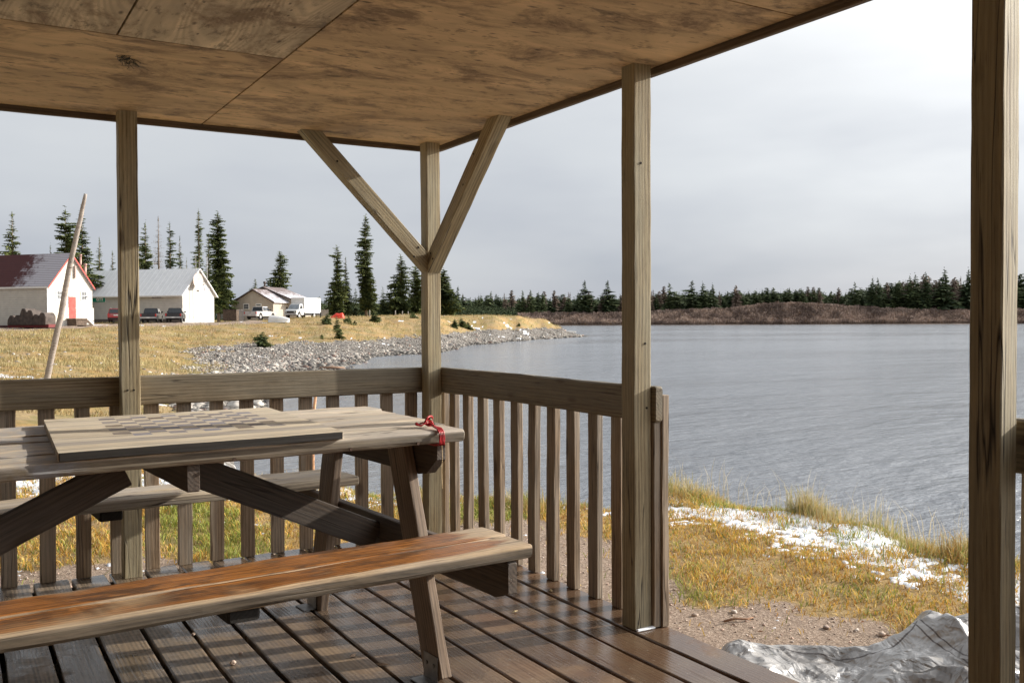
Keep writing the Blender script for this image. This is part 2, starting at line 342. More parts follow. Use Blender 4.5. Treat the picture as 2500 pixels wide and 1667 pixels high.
W_BARK = wood('peeled_pole_wood', (.52, .45, .38), (.17, .12, .10), grey=(.38, .35, .34), greyamt=.5, crack=.9, knots=.8)

def plywood(name, tint, cath):
    m, t, b, L = newmat(name); S(b, Roughness=.8)
    tc = N(t, 'ShaderNodeTexCoord')
    def nz(sc, d=5, r=.6, dist=0):
        v = N(t, 'ShaderNodeVectorMath', operation='MULTIPLY'); L(tc.outputs['Object'], v.inputs[0]); v.inputs[1].default_value = sc
        q = N(t, 'ShaderNodeTexNoise'); q.inputs['Scale'].default_value = 1; q.inputs['Detail'].default_value = d; q.inputs['Roughness'].default_value = r; q.inputs['Distortion'].default_value = dist; L(v.outputs[0], q.inputs['Vector']); return q.outputs['Fac']
    def mp(v, a, bb, c=0., d=1.):
        q = N(t, 'ShaderNodeMapRange'); q.inputs[1].default_value = a; q.inputs[2].default_value = bb; q.inputs[3].default_value = c; q.inputs[4].default_value = d; L(v, q.inputs[0]); return q.outputs[0]
    def mul(a, bb):
        q = N(t, 'ShaderNodeMath', operation='MULTIPLY'); L(a, q.inputs[0])
        if isinstance(bb, float): q.inputs[1].default_value = bb
        else: L(bb, q.inputs[1])
        return q.outputs[0]
    def mix(f, a, bb):
        q = N(t, 'ShaderNodeMixRGB')
        for i, v in enumerate((f, a, bb)):
            if isinstance(v, float): q.inputs[i].default_value = v
            elif isinstance(v, tuple): q.inputs[i].default_value = (*v, 1)
            else: L(v, q.inputs[i])
        return q.outputs[0]
    dk = tuple(c*.52 for c in tint)
    c0 = mix(mp(nz((1.2, 5, 5), 5, .6, .8), .32, .68), dk, tint)
    c0 = mix(mul(mp(nz((3, 70, 70), 5, .7), .38, .7), .30), c0, dk)
    # cathedral grain: contour lines of a stretched noise
    ln = nz((.55, 3.2, 3.2), 2, .4, .4); q = N(t, 'ShaderNodeMath', operation='MULTIPLY'); L(ln, q.inputs[0]); q.inputs[1].default_value = 34
    fr = N(t, 'ShaderNodeMath', operation='FRACT'); L(q.outputs[0], fr.inputs[0]); pg = N(t, 'ShaderNodeMath', operation='PINGPONG'); L(q.outputs[0], pg.inputs[0]); pg.inputs[1].default_value = .5
    c0 = mix(mul(mp(pg.outputs[0], .12, .34, 1, 0), float(cath)), c0, tuple(c*.40 for c in tint))
    # mildew blotches and water marks
    c0 = mix(mul(mp(nz((2.0, 3.6, 3), 7, .75, .5), .49, .62), .80), c0, (.14, .08, .04))
    c0 = mix(mul(mp(nz((5.5, 12, 9), 6, .75, .4), .55, .64), .6), c0, (.06, .04, .025))
    # knots and dark plugs
    for sc, th, g in (((7, 17, 10), .13, .80), ((16, 44, 30), .17, .74), ((3.1, 8, 5), .06, .7)):
        v = N(t, 'ShaderNodeVectorMath', operation='MULTIPLY'); L(tc.outputs['Object'], v.inputs[0]); v.inputs[1].default_value = sc
        vo = N(t, 'ShaderNodeTexVoronoi'); vo.inputs['Scale'].default_value = 1; L(v.outputs[0], vo.inputs['Vector'])
        sc_ = N(t, 'ShaderNodeSeparateColor'); L(vo.outputs['Color'], sc_.inputs[0])
        c0 = mix(mul(mul(mp(vo.outputs['Distance'], th*.5, th*1.5, 1, 0), mp(sc_.outputs[0], g, g+.04)), .8), c0, (.035, .02, .012))
    hv = N(t, 'ShaderNodeHueSaturation'); L(c0, hv.inputs['Color']); hv.inputs['Saturation'].default_value = 1.0
    L(hv.outputs[0], b.inputs['Base Color'])
    bp = N(t, 'ShaderNodeBump'); bp.inputs['Strength'].default_value = .3; bp.inputs['Distance'].default_value = .003; L(nz((6, 60, 60), 4, .6), bp.inputs['Height']); L(bp.outputs[0], b.inputs['Normal'])
    return m
PLY_A = plywood('stained_plywood', (.77, .53, .29), .0)
PLY_B = plywood('grained_plywood', (.78, .62, .42), .45)
M_METAL = flat('galvanised_metal', (.30, .30, .30), .45, .8, .2, 30)
M_RUST = flat('rusty_screw', (.08, .045, .03), .7, .3)
# ================================================================== terrain data
#  columns are sight-line azimuths (photo x); each lists (depth, height) nodes of the real ground along that line
WZ = -1.6
def hz(d, v): return CZ+(786-v)/FPX*d
COLS = {
 -2600: [(1, -.25), (12, -.3), (30, -.2), (60, .4), (100, 1.0), (300, 1.6)],
 0: [(1, -.25), (13, -.28), (19, -.75), (28, -1.0), (34, hz(34, 930)), (38, hz(38, 905)), (48, hz(48, 868)), (60, hz(60, 838)), (78, hz(78, 806)), (90, hz(90, 797)), (100, 1.0), (140, 1.2), (300, 2)],
 300: [(1, -.25), (11, -.28), (16, -.8), (24, -1.2), (33, hz(33, 950)), (42, hz(42, 912)), (55, hz(55, 872)), (70, hz(70, 832)), (84, hz(84, 803)), (92, hz(92, 793)), (104, hz(104, 788)), (130, 1.25), (300, 2)],
 500: [(1, -.25), (10, -.28), (13, -.9), (20, -1.38), (30, -1.42), (40, -1.40), (50, hz(50, 905)), (62, hz(62, 872)), (78, hz(78, 835)), (92, hz(92, 806)), (101, hz(101, 790)), (112, hz(112, 786)), (140, 1.3), (300, 2)],
 620: [(1, -.25), (9.2, -.28), (11, -1.1), (14, -1.8), (30, -1.75), (33.5, -1.58), (46, -1.42), (60, hz(60, 883)), (76, hz(76, 845)), (92, hz(92, 812)), (104, hz(104, 790)), (114, hz(114, 781)), (140, 1.5), (300, 2.2)],
 787: [(1, -.25), (8.9, -.28), (11, -1.2), (13, -2.0), (52, -2.1), (57, -1.6), (67, hz(67, 880)), (80, hz(80, 850)), (93, hz(93, 820)), (106, hz(106, 795)), (118, hz(118, 774)), (128, 2.0), (300, 2.4)],
 1026: [(1, -.25), (8.4, -.28), (10.5, -1.2), (13, -2.2), (78, -2.2), (84.5, -1.6), (100, hz(100, 842)), (115, hz(115, 816)), (128, hz(128, 790)), (142, hz(142, 767)), (152, 2.4), (300, 2.6)],
 1200: [(1, -.25), (8.2, -.28), (10.5, -1.2), (13, -2.4), (115, -2.4), (123, -1.6), (138, hz(138, 822)), (150, hz(150, 803)), (165, hz(165, 769)), (185, 2.4), (230, 1.2), (262, -1.6), (300, -2.6)],
 1263: [(1, -.25), (8.1, -.28), (10.5, -1.2), (13, -2.4), (133, -2.4), (141.5, -1.6), (156, hz(156, 812)), (166, hz(166, 797)), (178, hz(178, 771)), (195, 2.3), (222, 0), (245, -2.0), (300, -2.6)],
 1330: [(1, -.25), (8.05, -.28), (10.5, -1.2), (13, -2.4), (150, -2.5), (157.5, -1.6), (170, hz(170, 812)), (180, hz(180, 798)), (190, hz(190, 778)), (200, 1.7), (215, 0), (232, -2.2), (300, -2.6)],
 1362: [(1, -.25), (8.0, -.28), (10.5, -1.2), (13, -2.4), (158, -2.5), (165, -1.6), (175, hz(175, 812)), (185, hz(185, 797)), (195, hz(195, 796)), (206, -.8), (222, -2.4), (300, -2.6)],
 1400: [(1, -.25), (8.0, -.28), (10.5, -1.2), (13, -2.4), (168, -2.5), (174, -1.6), (181, hz(181, 814)), (188, -.95), (200, -2.0), (215, -2.5), (300, -2.6)],
 1436: [(1, -.25), (7.95, -.28), (10.5, -1.2), (13, -2.4), (178, -2.4), (182, -1.65), (185, -1.57), (189, -1.9), (196, -2.4), (215, -2.5), (300, -2.6)],
 1475: [(1, -.25), (7.9, -.28), (10.3, -1.2), (13, -2.4), (170, -2.6), (215, -2.6), (300, -2.6)],
 1640: [(1, -.25), (8.65, -.28), (10.6, -1.1), (13, -2.4), (300, -2.6)],
 1967: [(1, -.25), (7.75, -.28), (9.8, -1.1), (12, -2.4), (300, -2.6)],
 2126: [(1, -.25), (7.25, -.28), (9.2, -1.1), (12, -2.4), (300, -2.6)],
 2349: [(1, -.25), (6.3, -.28), (8.2, -1.1), (11, -2.4), (300, -2.6)],
 2900: [(1, -.25), (5.4, -.28), (7.2, -1.1), (10, -2.4), (300, -2.6)],
 5200: [(1, -.25), (5.0, -.28), (7.0, -1.1), (10, -2.4), (300, -2.6)],
}
_az = np.array([math.atan((u-1250)/FPX) for u in COLS]); _rs = np.exp(np.linspace(0, math.log(900), 420))
_tab = []
for (u, nd), a in zip(COLS.items(), _az):
    d = np.array([q[0] for q in nd], float)/math.cos(a); z = np.array([q[1] for q in nd], float)
    _tab.append(np.interp(_rs, d, z))
_tab = np.array(_tab)
_k = np.array([1, 2, 3, 2, 1.]); _k /= _k.sum()
def vnoise(x, y, s):
    "smooth value noise, vectorised"
    xi = np.floor(x).astype(np.int64); yi = np.floor(y).astype(np.int64); fx = x-xi; fy = y-yi
    fx = fx*fx*(3-2*fx); fy = fy*fy*(3-2*fy)
    def hsh(a, b):
        n = (a*374761393+b*668265263+s*974634777) & 0xffffffff; n = ((n ^ (n >> 13))*1274126177) & 0xffffffff; return ((n ^ (n >> 16)) & 0xffff)/65535.0
    return (hsh(xi, yi)*(1-fx)+hsh(xi+1, yi)*fx)*(1-fy)+(hsh(xi, yi+1)*(1-fx)+hsh(xi+1, yi+1)*fx)*fy
def fbm(x, y, s=0, o=4):
    v = 0; a = .5; t = 0
    for i in range(o): v = v+a*vnoise(x*2**i, y*2**i, s+i*17); t += a; a *= .5
    return v/t
def polar(x, y):
    dx = x-CX; dy = y-CY; r = np.hypot(dx, dy); a = np.arctan2(dx, dy)-YAW; a = (a+np.pi) % (2*np.pi)-np.pi
    return a, r
def ground_z(x, y):
    x = np.asarray(x, float); y = np.asarray(y, float)
    a, r = polar(x, y); aw = a+.006*(fbm(x*.06, y*.06, 5, 3)-.5)
    ai = np.interp(np.clip(aw, _az[0], _az[-1]), _az, np.arange(len(_az)))
    ri = np.interp(np.log(np.clip(r*(1+.04*(fbm(x*.25+9, y*.25, 3, 3)-.5)), 1, 899)), np.log(_rs), np.arange(len(_rs)))
    i0 = np.clip(ai.astype(int), 0, len(_az)-2); j0 = np.clip(ri.astype(int), 0, len(_rs)-2); fa = ai-i0; fr = ri-j0; fa = fa*fa*(3-2*fa)
    z = (_tab[i0, j0]*(1-fr)+_tab[i0, j0+1]*fr)*(1-fa)+(_tab[i0+1, j0]*(1-fr)+_tab[i0+1, j0+1]*fr)*fa
    back = np.clip((np.abs(a)-1.15)/.4, 0, 1); z = z*(1-back)+(-.25)*back
    near = np.clip((r-4)/3, 0, 1)
    amp = np.clip(.03+r*.0016, 0, .16)*near
    z = z+amp*(fbm(x*.9, y*.9, 11, 4)-.5)*2*np.clip((z+2.2)/1.2, 0, 1)
    z = z+.05*(fbm(x*3, y*3, 31, 3)-.5)*np.clip((r-6)/3, 0, 1)*np.clip(1-(r-6)/30, 0, 1)
    return z
def gz(x, y): return float(ground_z(np.array([x]), np.array([y]))[0])
def ddeck(x, y): return np.hypot(np.maximum(x-.1, 0), np.maximum(y-.1, 0))
def smooth(x, a, b): t = np.clip((x-a)/(b-a), 0, 1); return t*t*(3-2*t)
def zones(x, y, z):
    "weights: sand, gravel, snow, green"
    a, r = polar(x, y); dd = ddeck(x, y); n = fbm(x*.9+3, y*.9, 21, 4); n2 = fbm(x*.35, y*.35, 41, 3); n3 = fbm(x*3.1, y*3.1, 51, 3)
    left = smooth(-(a), .05, .35)
    lim = 1.3-left*.62
    sand = 1-smooth(dd+(n-.5)*(1.6+2.2*left)+(n3-.5)*.4, lim-.15, lim+.25)
    u = 1250+FPX*np.tan(np.clip(a, -1.2, 1.2))
    grav = (1-smooth(z+(n-.5)*.9, -.75+.55*smooth(u, 900, 1250), -.25+.6*smooth(u, 900, 1250)))*smooth(r, 22, 30)*smooth(u+(n2-.5)*220+(n-.5)*160, 400, 590)
    grav = np.maximum(grav, (1-smooth(z, -1.5, -1.25))*smooth(r, 10, 14))
    # packed gravel road across the plateau in front of the buildings
    d = r*np.cos(a); dr = np.interp(u, [-400, 0, 300, 600, 900], [84, 92, 104, 116, 128])
    road = smooth(d, dr-13, dr-10)*(1-smooth(d, dr+17, dr+20))*(1-smooth(u, 600, 680))
    snow = smooth(dd+(n-.5)*1.4, 2.35+left*1.4, 2.8+left*1.6)*(1-smooth(r, 17, 23))*smooth(n+n3*.35, .60, .76)*.8
    snow = np.maximum(snow, smooth(n2*.6+n*.5+n3*.4, .98, 1.04)*smooth(r, 24, 34)*(1-smooth(r, 240, 300)))
    snow = np.maximum(snow, (1-smooth(np.abs(d-36-(n-.5)*3), 0, 3))*(1-smooth(u, 170, 290))*smooth(n3, .45, .6))
    green = smooth(fbm(x*1.3+77, y*1.3, 61, 3), .48, .66)
    return np.stack([np.clip(np.maximum(sand, road), 0, 1), grav*(1-sand), snow*(1-sand), green], -1)
# ================================================================== ground, water
def ground_mat():
    m, t, b, L = newmat('ground_cover'); S(b, Roughness=.95); b.inputs['Specular IOR Level'].default_value = .2
    g = N(t, 'ShaderNodeNewGeometry'); at = N(t, 'ShaderNodeVertexColor', layer_name='zone'); sp = N(t, 'ShaderNodeSeparateColor'); L(at.outputs['Color'], sp.inputs[0])
    at2 = N(t, 'ShaderNodeVertexColor', layer_name='green'); sp2 = N(t, 'ShaderNodeSeparateColor'); L(at2.outputs['Color'], sp2.inputs[0])
    def nz(s, d=5, r=.6):
        q = N(t, 'ShaderNodeTexNoise'); q.inputs['Scale'].default_value = s; q.inputs['Detail'].default_value = d; q.inputs['Roughness'].default_value = r; L(g.outputs['Position'], q.inputs['Vector']); return q.outputs['Fac']
    def mp(v, a, bb, c=0., d=1.):
        q = N(t, 'ShaderNodeMapRange'); q.inputs[1].default_value = a; q.inputs[2].default_value = bb; q.inputs[3].default_value = c; q.inputs[4].default_value = d; L(v, q.inputs[0]); return q.outputs[0]
    def mix(f, a, bb, bt='MIX'):
        q = N(t, 'ShaderNodeMixRGB', blend_type=bt)
        for i, v in enumerate((f, a, bb)):
            if isinstance(v, float): q.inputs[i].default_value = v
            elif isinstance(v, tuple): q.inputs[i].default_value = (*v, 1)
            else: L(v, q.inputs[i])
        return q.outputs[0]
    def ma(op, a, bb):
        q = N(t, 'ShaderNodeMath', operation=op)
        for i, v in enumerate((a, bb)):
            if isinstance(v, (int, float)): q.inputs[i].default_value = v
            else: L(v, q.inputs[i])
        return q.outputs[0]
    grass = mix(mp(nz(14, 6, .7), .35, .65), (.25, .15, .055), (.48, .32, .125))
    grass = mix(mp(nz(.35, 4), .42, .62), grass, (.34, .25, .13))
    grass = mix(ma('MULTIPLY', mp(nz(.9, 5, .7), .5, .62), .55), grass, (.30, .22, .15))
    grass = mix(ma('MULTIPLY', sp2.outputs[0], .5), grass, (.17, .17, .05))
    grass = mix(ma('MULTIPLY', mp(nz(3.3, 5, .7), .56, .68), .6), grass, (.17, .10, .05))
    vo = N(t, 'ShaderNodeTexVoronoi'); vo.inputs['Scale'].default_value = 55; L(g.outputs['Position'], vo.inputs['Vector'])
    pale = mix(mp(nz(70, 3), .4, .65), (.38, .285, .215), (.58, .47, .38))
    sand = mix(mp(vo.outputs['Distance'], .1, .6), pale, (.27, .20, .15)); sand = mix(ma('MULTIPLY', mp(nz(1.7, 4), .45, .65), .3), sand, (.29, .215, .175))
    v2 = N(t, 'ShaderNodeTexVoronoi'); v2.inputs['Scale'].default_value = 4.5; L(g.outputs['Position'], v2.inputs['Vector'])
    hs = N(t, 'ShaderNodeSeparateColor'); L(v2.outputs['Color'], hs.inputs[0])
    stone = mix(hs.outputs[0], (.15, .13, .115), (.38, .355, .325)); stone = mix(mp(v2.outputs['Distance'], .35, .75), stone, (.07, .06, .05))
    c = mix(mp(ma('ADD', sp.outputs[0], ma('MULTIPLY', ma('SUBTRACT', nz(9, 5, .7), .5), .7)), .42, .58), grass, sand)
    c = mix(mp(ma('ADD', sp.outputs[1], ma('MULTIPLY', ma('SUBTRACT', nz(1.4, 5, .7), .5), .9)), .40, .60), c, stone)
    c = mix(mp(ma('ADD', sp.outputs[2], ma('MULTIPLY', ma('SUBTRACT', nz(11, 6, .75), .5), 1.5)), .50, .62), c, (.72, .74, .78))
    L(c, b.inputs['Base Color'])
    h = ma('ADD', ma('MULTIPLY', nz(26, 6, .75), .5), ma('MULTIPLY', v2.outputs['Distance'], ma('MULTIPLY', sp.outputs[1], -1.5)))
    h = ma('ADD', h, ma('MULTIPLY', nz(3, 5, .7), 1.2))
    bp = N(t, 'ShaderNodeBump'); bp.inputs['Strength'].default_value = .9; bp.inputs['Distance'].default_value = .06; L(h, bp.inputs['Height']); L(bp.outputs[0], b.inputs['Normal'])
    return m
M_GROUND = ground_mat()
def build_ground():
    a_in = np.linspace(-.60, .62, 640); a_out = np.linspace(.62, 2*math.pi-.60, 150)[1:-1]
    az = np.concatenate([a_in, a_out]); rs = np.concatenate([[0.01, .5], np.exp(np.linspace(0, math.log(2600), 430))])
    A, Rr = np.meshgrid(az, rs, indexing='ij'); X = CX+Rr*np.sin(A+YAW); Y = CY+Rr*np.cos(A+YAW); Z = ground_z(X, Y)
    zn = zones(X, Y, Z)
    n, k = A.shape; idx = np.arange(n*k).reshape(n, k); nx = np.roll(idx, -1, 0)
    F = np.stack([idx[:, :-1], idx[:, 1:], nx[:, 1:], nx[:, :-1]], -1).reshape(-1, 4)
    V = np.stack([X, Y, Z], -1).reshape(-1, 3); zc = zn.reshape(-1, 4)
    o = np_mesh('ground', V, F, M_GROUND, smooth=True, colors={'zone': zc[:, :3], 'green': np.repeat(zc[:, 3:4], 3, 1)})
    tag(o, kind='structure')
build_ground()
def water():
    m, t, b, L = newmat('lake_water'); S(b, Roughness=.12, IOR=1.333); b.inputs['Base Color'].default_value = (.200, .215, .240, 1)
    g = N(t, 'ShaderNodeNewGeometry')
    def nz(sc, d, r, rot=.6):
        q0 = N(t, 'ShaderNodeMapping'); q0.inputs['Rotation'].default_value = (0, 0, rot); q0.inputs['Scale'].default_value = sc; L(g.outputs['Position'], q0.inputs[0])
        q = N(t, 'ShaderNodeTexNoise'); q.inputs['Scale'].default_value = 1; q.inputs['Detail'].default_value = d; q.inputs['Roughness'].default_value = r; L(q0.outputs[0], q.inputs['Vector']); return q.outputs['Fac']
    def ma(op, a, bb):
        q = N(t, 'ShaderNodeMath', operation=op)
        for i, v in enumerate((a, bb)):
            if isinstance(v, (int, float)): q.inputs[i].default_value = v
            else: L(v, q.inputs[i])
        return q.outputs[0]
    pt = nz((.018, .055, 1), 4, .6, .9); pm = N(t, 'ShaderNodeMapRange'); pm.inputs[1].default_value = .38; pm.inputs[2].default_value = .62; pm.inputs[3].default_value = .80; pm.inputs[4].default_value = 1.15; L(pt, pm.inputs[0]); pr_ = N(t, 'ShaderNodeMapRange'); pr_.inputs[1].default_value = .38; pr_.inputs[2].default_value = .62; pr_.inputs[3].default_value = .09; pr_.inputs[4].default_value = .15; L(pt, pr_.inputs[0]); L(pr_.outputs[0], b.inputs['Roughness'])
    h = ma('ADD', ma('MULTIPLY', nz((1.1, 2.6, 1), 6, .62), .5), ma('MULTIPLY', nz((.16, .42, 1), 4, .55), 1.6))
    h = ma('ADD', h, ma('MULTIPLY', nz((4, 11, 1), 4, .6, .2), .16))
    bp = N(t, 'ShaderNodeBump'); bp.inputs['Strength'].default_value = 1.0; bp.inputs['Distance'].default_value = .26; L(ma('MULTIPLY', h, pm.outputs[0]), bp.inputs['Height']); L(bp.outputs[0], b.inputs['Normal'])
    V = [(CX+r*math.sin(a+YAW), CY+r*math.cos(a+YAW), WZ) for r in (7, 1500) for a in np.linspace(-1.1, 1.5, 40)]
    F = [(i, i+1, 40+i+1, 40+i) for i in range(39)]
    tag(mesh_obj('lake_water', V, F, m), kind='structure')
water()

# far shore rising behind the lake
FAR0 = 738.
def far_z(u, d):
    a_ = np.interp(u, [1000, 1500, 1800, 1900, 2080, 2200, 2600], [3, 3.5, 7, 11.5, 8, 5, 5])
    return np.interp(d, [700, FAR0, FAR0+10, FAR0+26, FAR0+70, FAR0+200, 2400], [-3, WZ-.05, -.9, .3, 0, 0, 0])+np.where(d > FAR0+26, a_*smooth(d, FAR0+20, FAR0+62)+smooth(d, 820, 1500)*4, 0)
M_FAR = flat('far_shore_soil', (.16, .105, .07), .95, vary=.3, scale=.08)
def far_shore():
    us = np.linspace(950, 4600, 150); ds = np.array([700, 725, FAR0, FAR0+6, FAR0+14, FAR0+26, FAR0+40, FAR0+60, FAR0+80, 860, 950, 1200, 1700, 2400])
    U, D = np.meshgrid(us, ds, indexing='ij'); jit = 10*(fbm(U*.013, U*0, 71, 3)-.5)*(D < 800)
    Dd = D+jit; X = CX+Dd*(math.sin(YAW)+(U-1250)/FPX*math.cos(YAW)); Y = CY+Dd*(math.cos(YAW)-(U-1250)/FPX*math.sin(YAW)); Z = far_z(U, D)
    n, k = U.shape; idx = np.arange(n*k).reshape(n, k)
    F = np.stack([idx[:-1, :-1], idx[:-1, 1:], idx[1:, 1:], idx[1:, :-1]], -1).reshape(-1, 4)
    tag(np_mesh('far_shore', np.stack([X, Y, Z], -1).reshape(-1, 3), F, M_FAR, smooth=True), kind='structure')
far_shore()
def at_far(u, d): 
    return CX+d*(math.sin(YAW)+(u-1250)/FPX*math.cos(YAW)), CY+d*(math.cos(YAW)-(u-1250)/FPX*math.sin(YAW))

# ================================================================== vegetation
def leaf_mat(name, c0, c1, rough=.85, trans=.0, sc=2.0, attr=None):
    m, t, b, L = newmat(name); S(b, Roughness=rough); b.inputs['Specular IOR Level'].default_value = .25
    g = N(t, 'ShaderNodeNewGeometry'); tc = N(t, 'ShaderNodeTexCoord'); nz = N(t, 'ShaderNodeTexNoise'); nz.inputs['Scale'].default_value = sc; nz.inputs['Detail'].default_value = 3; L(tc.outputs['Object'], nz.inputs['Vector'])
    ad = N(t, 'ShaderNodeMath', operation='ADD'); L(nz.outputs['Fac'], ad.inputs[0]); oi = N(t, 'ShaderNodeObjectInfo')
    m1 = N(t, 'ShaderNodeMath', operation='MULTIPLY_ADD'); L(oi.outputs['Random'], m1.inputs[0]); m1.inputs[1].default_value = .25; m1.inputs[2].default_value = -.12; L(m1.outputs[0], ad.inputs[1])
    rp = N(t, 'ShaderNodeMath', operation='MULTIPLY_ADD'); L(g.outputs['Random Per Island'], rp.inputs[0]); rp.inputs[1].default_value = .5; rp.inputs[2].default_value = -.25
    a2 = N(t, 'ShaderNodeMath', operation='ADD'); L(ad.outputs[0], a2.inputs[0]); L(rp.outputs[0], a2.inputs[1])
    mr = N(t, 'ShaderNodeMapRange'); mr.inputs[1].default_value = .25; mr.inputs[2].default_value = .75; L(a2.outputs[0], mr.inputs[0])
    mx = N(t, 'ShaderNodeMixRGB'); L(mr.outputs[0], mx.inputs[0]); mx.inputs[1].default_value = (*c0, 1); mx.inputs[2].default_value = (*c1, 1)
    L(mx.outputs[0], b.inputs['Base Color'])
    return m
def attr_mat(name, rough=.8, trans=.25):
    m, t, b, L = newmat(name); S(b, Roughness=rough); b.inputs['Specular IOR Level'].default_value = .25
    v = N(t, 'ShaderNodeVertexColor', layer_name='tint'); L(v.outputs['Color'], b.inputs['Base Color'])
    if trans:
        tr = N(t, 'ShaderNodeBsdfTranslucent'); L(v.outputs['Color'], tr.inputs[0]); ms = N(t, 'ShaderNodeMixShader'); ms.inputs[0].default_value = trans
        o = t.nodes['Material Output']; L(b.outputs[0], ms.inputs[1]); L(tr.outputs[0], ms.inputs[2]); L(ms.outputs[0], o.inputs[0])
    return m
M_NEEDLE = leaf_mat('spruce_needles', (.032, .052, .018), (.155, .175, .052), sc=.8)
M_FARNEEDLE = leaf_mat('far_spruce_needles', (.034, .054, .024), (.105, .13, .05), sc=.5)
M_DEAD = leaf_mat('bare_larch_twigs', (.15, .12, .09), (.30, .25, .20), sc=1)
M_TRUNK = flat('spruce_bark', (.20, .15, .11), .9, vary=.3, scale=6, bump=.5)
M_BLADE = attr_mat('grass_blades')

def crown_mesh(name, H, Rm, seed, power=.8, levels=42, per=8, ragged=.35, base=.08, mat=None, leaf=1.0, lean=.0, narrow=None, sprays=6):
    "a spruce crown: whorls of drooping boughs, every bough a fan of small needle sprays"
    r = np.random.default_rng(seed); V = []; F = []; levels = int(levels*1.5); leaf *= 1.12
    for i in range(levels):
        f = (i+r.random()*.9)/levels; z = H*(base+(1-base)*f)
        if narrow: rad = np.interp(f, [p[0] for p in narrow], [p[1] for p in narrow])*Rm
        else: rad = Rm*(1-f)**power
        rad *= 1-ragged*.5+ragged*vnoise(np.array([f*14.]), np.array([seed*3.3]), 3)[0]
        nb = max(3, int(per*(.55+.45*(1-f)))); a0 = r.random()*6.28
        z0_ = z; ph = seed*1.7
        for b in range(nb):
            a = a0+b*2*math.pi/nb+r.normal()*.35; z = z0_+r.normal()*H/levels*1.1
            if r.random() < .12: continue
            ln = rad*(1-ragged*.75*r.random())*(1+.28*math.sin(a+ph+z*3.1/H*2)+.18*math.sin(2*a+z*11/H+ph))*(1.25 if r.random() < .08 else 1)+.05*Rm; up = .12+.55*f-.15*r.random(); droop = (.55-.45*f)*ln*.55
            dx, dy = math.cos(a), math.sin(a); ns = max(2, int(sprays*(.4+.6*ln/Rm)))
            for s in range(ns):
                q = (s+.6)/ns; px_, py_, pz_ = dx*ln*q, dy*ln*q, z+up*ln*q*.35-droop*q*q
                wd = ln*(.36-.20*q)*leaf*(.7+.6*r.random()); lg = ln/ns*1.5*leaf
                for sd in (-1, 1):
                    ca, sa = dx*.55-dy*sd*.83, dy*.55+dx*sd*.83
                    tx, ty, tz = px_+ca*wd, py_+sa*wd, pz_-wd*(.22+.3*r.random())
                    b0 = len(V); V += [(px_-dx*lg*.3, py_-dy*lg*.3, pz_+.02), (px_+dx*lg*.55, py_+dy*lg*.55, pz_-.03*lg), (tx, ty, tz)]
                    F.append((b0, b0+1, b0+2) if sd > 0 else (b0+1, b0, b0+2))
                if r.random() < .75:  # hanging twiglets under the bough
                    b0 = len(V); hh = wd*(.5+.6*r.random()); V += [(px_-dx*lg*.4, py_-dy*lg*.4, pz_), (px_+dx*lg*.4, py_+dy*lg*.4, pz_), (px_+r.normal()*.05*wd, py_+r.normal()*.05*wd, pz_-hh)]; F.append((b0, b0+1, b0+2))
    for k in range(int(levels*per*2.2)):   # inner foliage against the stem
        f = r.random()**1.3; z = H*(base+(1-base)*f); rad = (np.interp(f, [p[0] for p in narrow], [p[1] for p in narrow])*Rm if narrow else Rm*(1-f)**power)*r.uniform(.1, .62); a = r.random()*6.28
        q = .30*Rm*(1.05-f)*leaf*r.uniform(.5, 1); c = np.array([rad*math.cos(a), rad*math.sin(a), z]); b0 = len(V)
        V += [tuple(c+r.normal(size=3)*q*(.6, .6, .35)) for _ in range(3)]; F.append((b0, b0+1, b0+2))
    for k in range(8):  # leader
        a = k*.8; b0 = len(V); V += [(0, 0, H*1.01), (.05*Rm*math.cos(a), .05*Rm*math.sin(a), H*.955), (.05*Rm*math.cos(a+1), .05*Rm*math.sin(a+1), H*.955)]; F.append((b0, b0+1, b0+2))
    V = np.array(V)
    return V, np.array(F)
def spruce(name, pos, H, Rm, seed, label, cat='tree', group=None, mat=None, trunk=True, **kw):
    r = empty(name, pos, 0, label, cat, group)
    V, F = crown_mesh(name, H, Rm, seed, **kw)
    np_mesh('crown', V, F, mat or M_NEEDLE, r)
    if trunk:
        m = MB(); m.tube([(0, 0, -.3), (0, 0, H*.3), (0, 0, H*.65), (0, 0, H*.98)], [H*.014+.03, H*.011, H*.006, .02], 8); m.build('trunk', M_TRUNK, r, smooth=True)
    return r
def tree_px(u, vtop, wpx, d, seed, label, **kw):
    "tree whose foot stands on the ground at photo column u and depth d"
    P = px(u, 780, d); z = gz(P.x, P.y); top = hz(d, vtop); H = top-z; kw['leaf'] = kw.get('leaf', 1.0)*(1.0+.25*((seed*7) % 5)/5)
    return spruce('spruce_tree', (P.x, P.y, z-.1), H, wpx/2/FPX*d*(1.4 if u < 480 or 600 < u < 700 else 1.06), seed, label, group=kw.pop('group', None), **kw)
NAR = [(0, .75), (.12, 1), (.35, .9), (.6, .72), (.8, .52), (.93, .28), (1, .04)]
CON = [(0, .8), (.1, 1), (.4, .72), (.7, .42), (.9, .15), (1, .03)]
COLM = [(0, .8), (.1, 1), (.3, .85), (.55, .68), (.72, .55), (.86, .5), (.95, .3), (1, .05)]
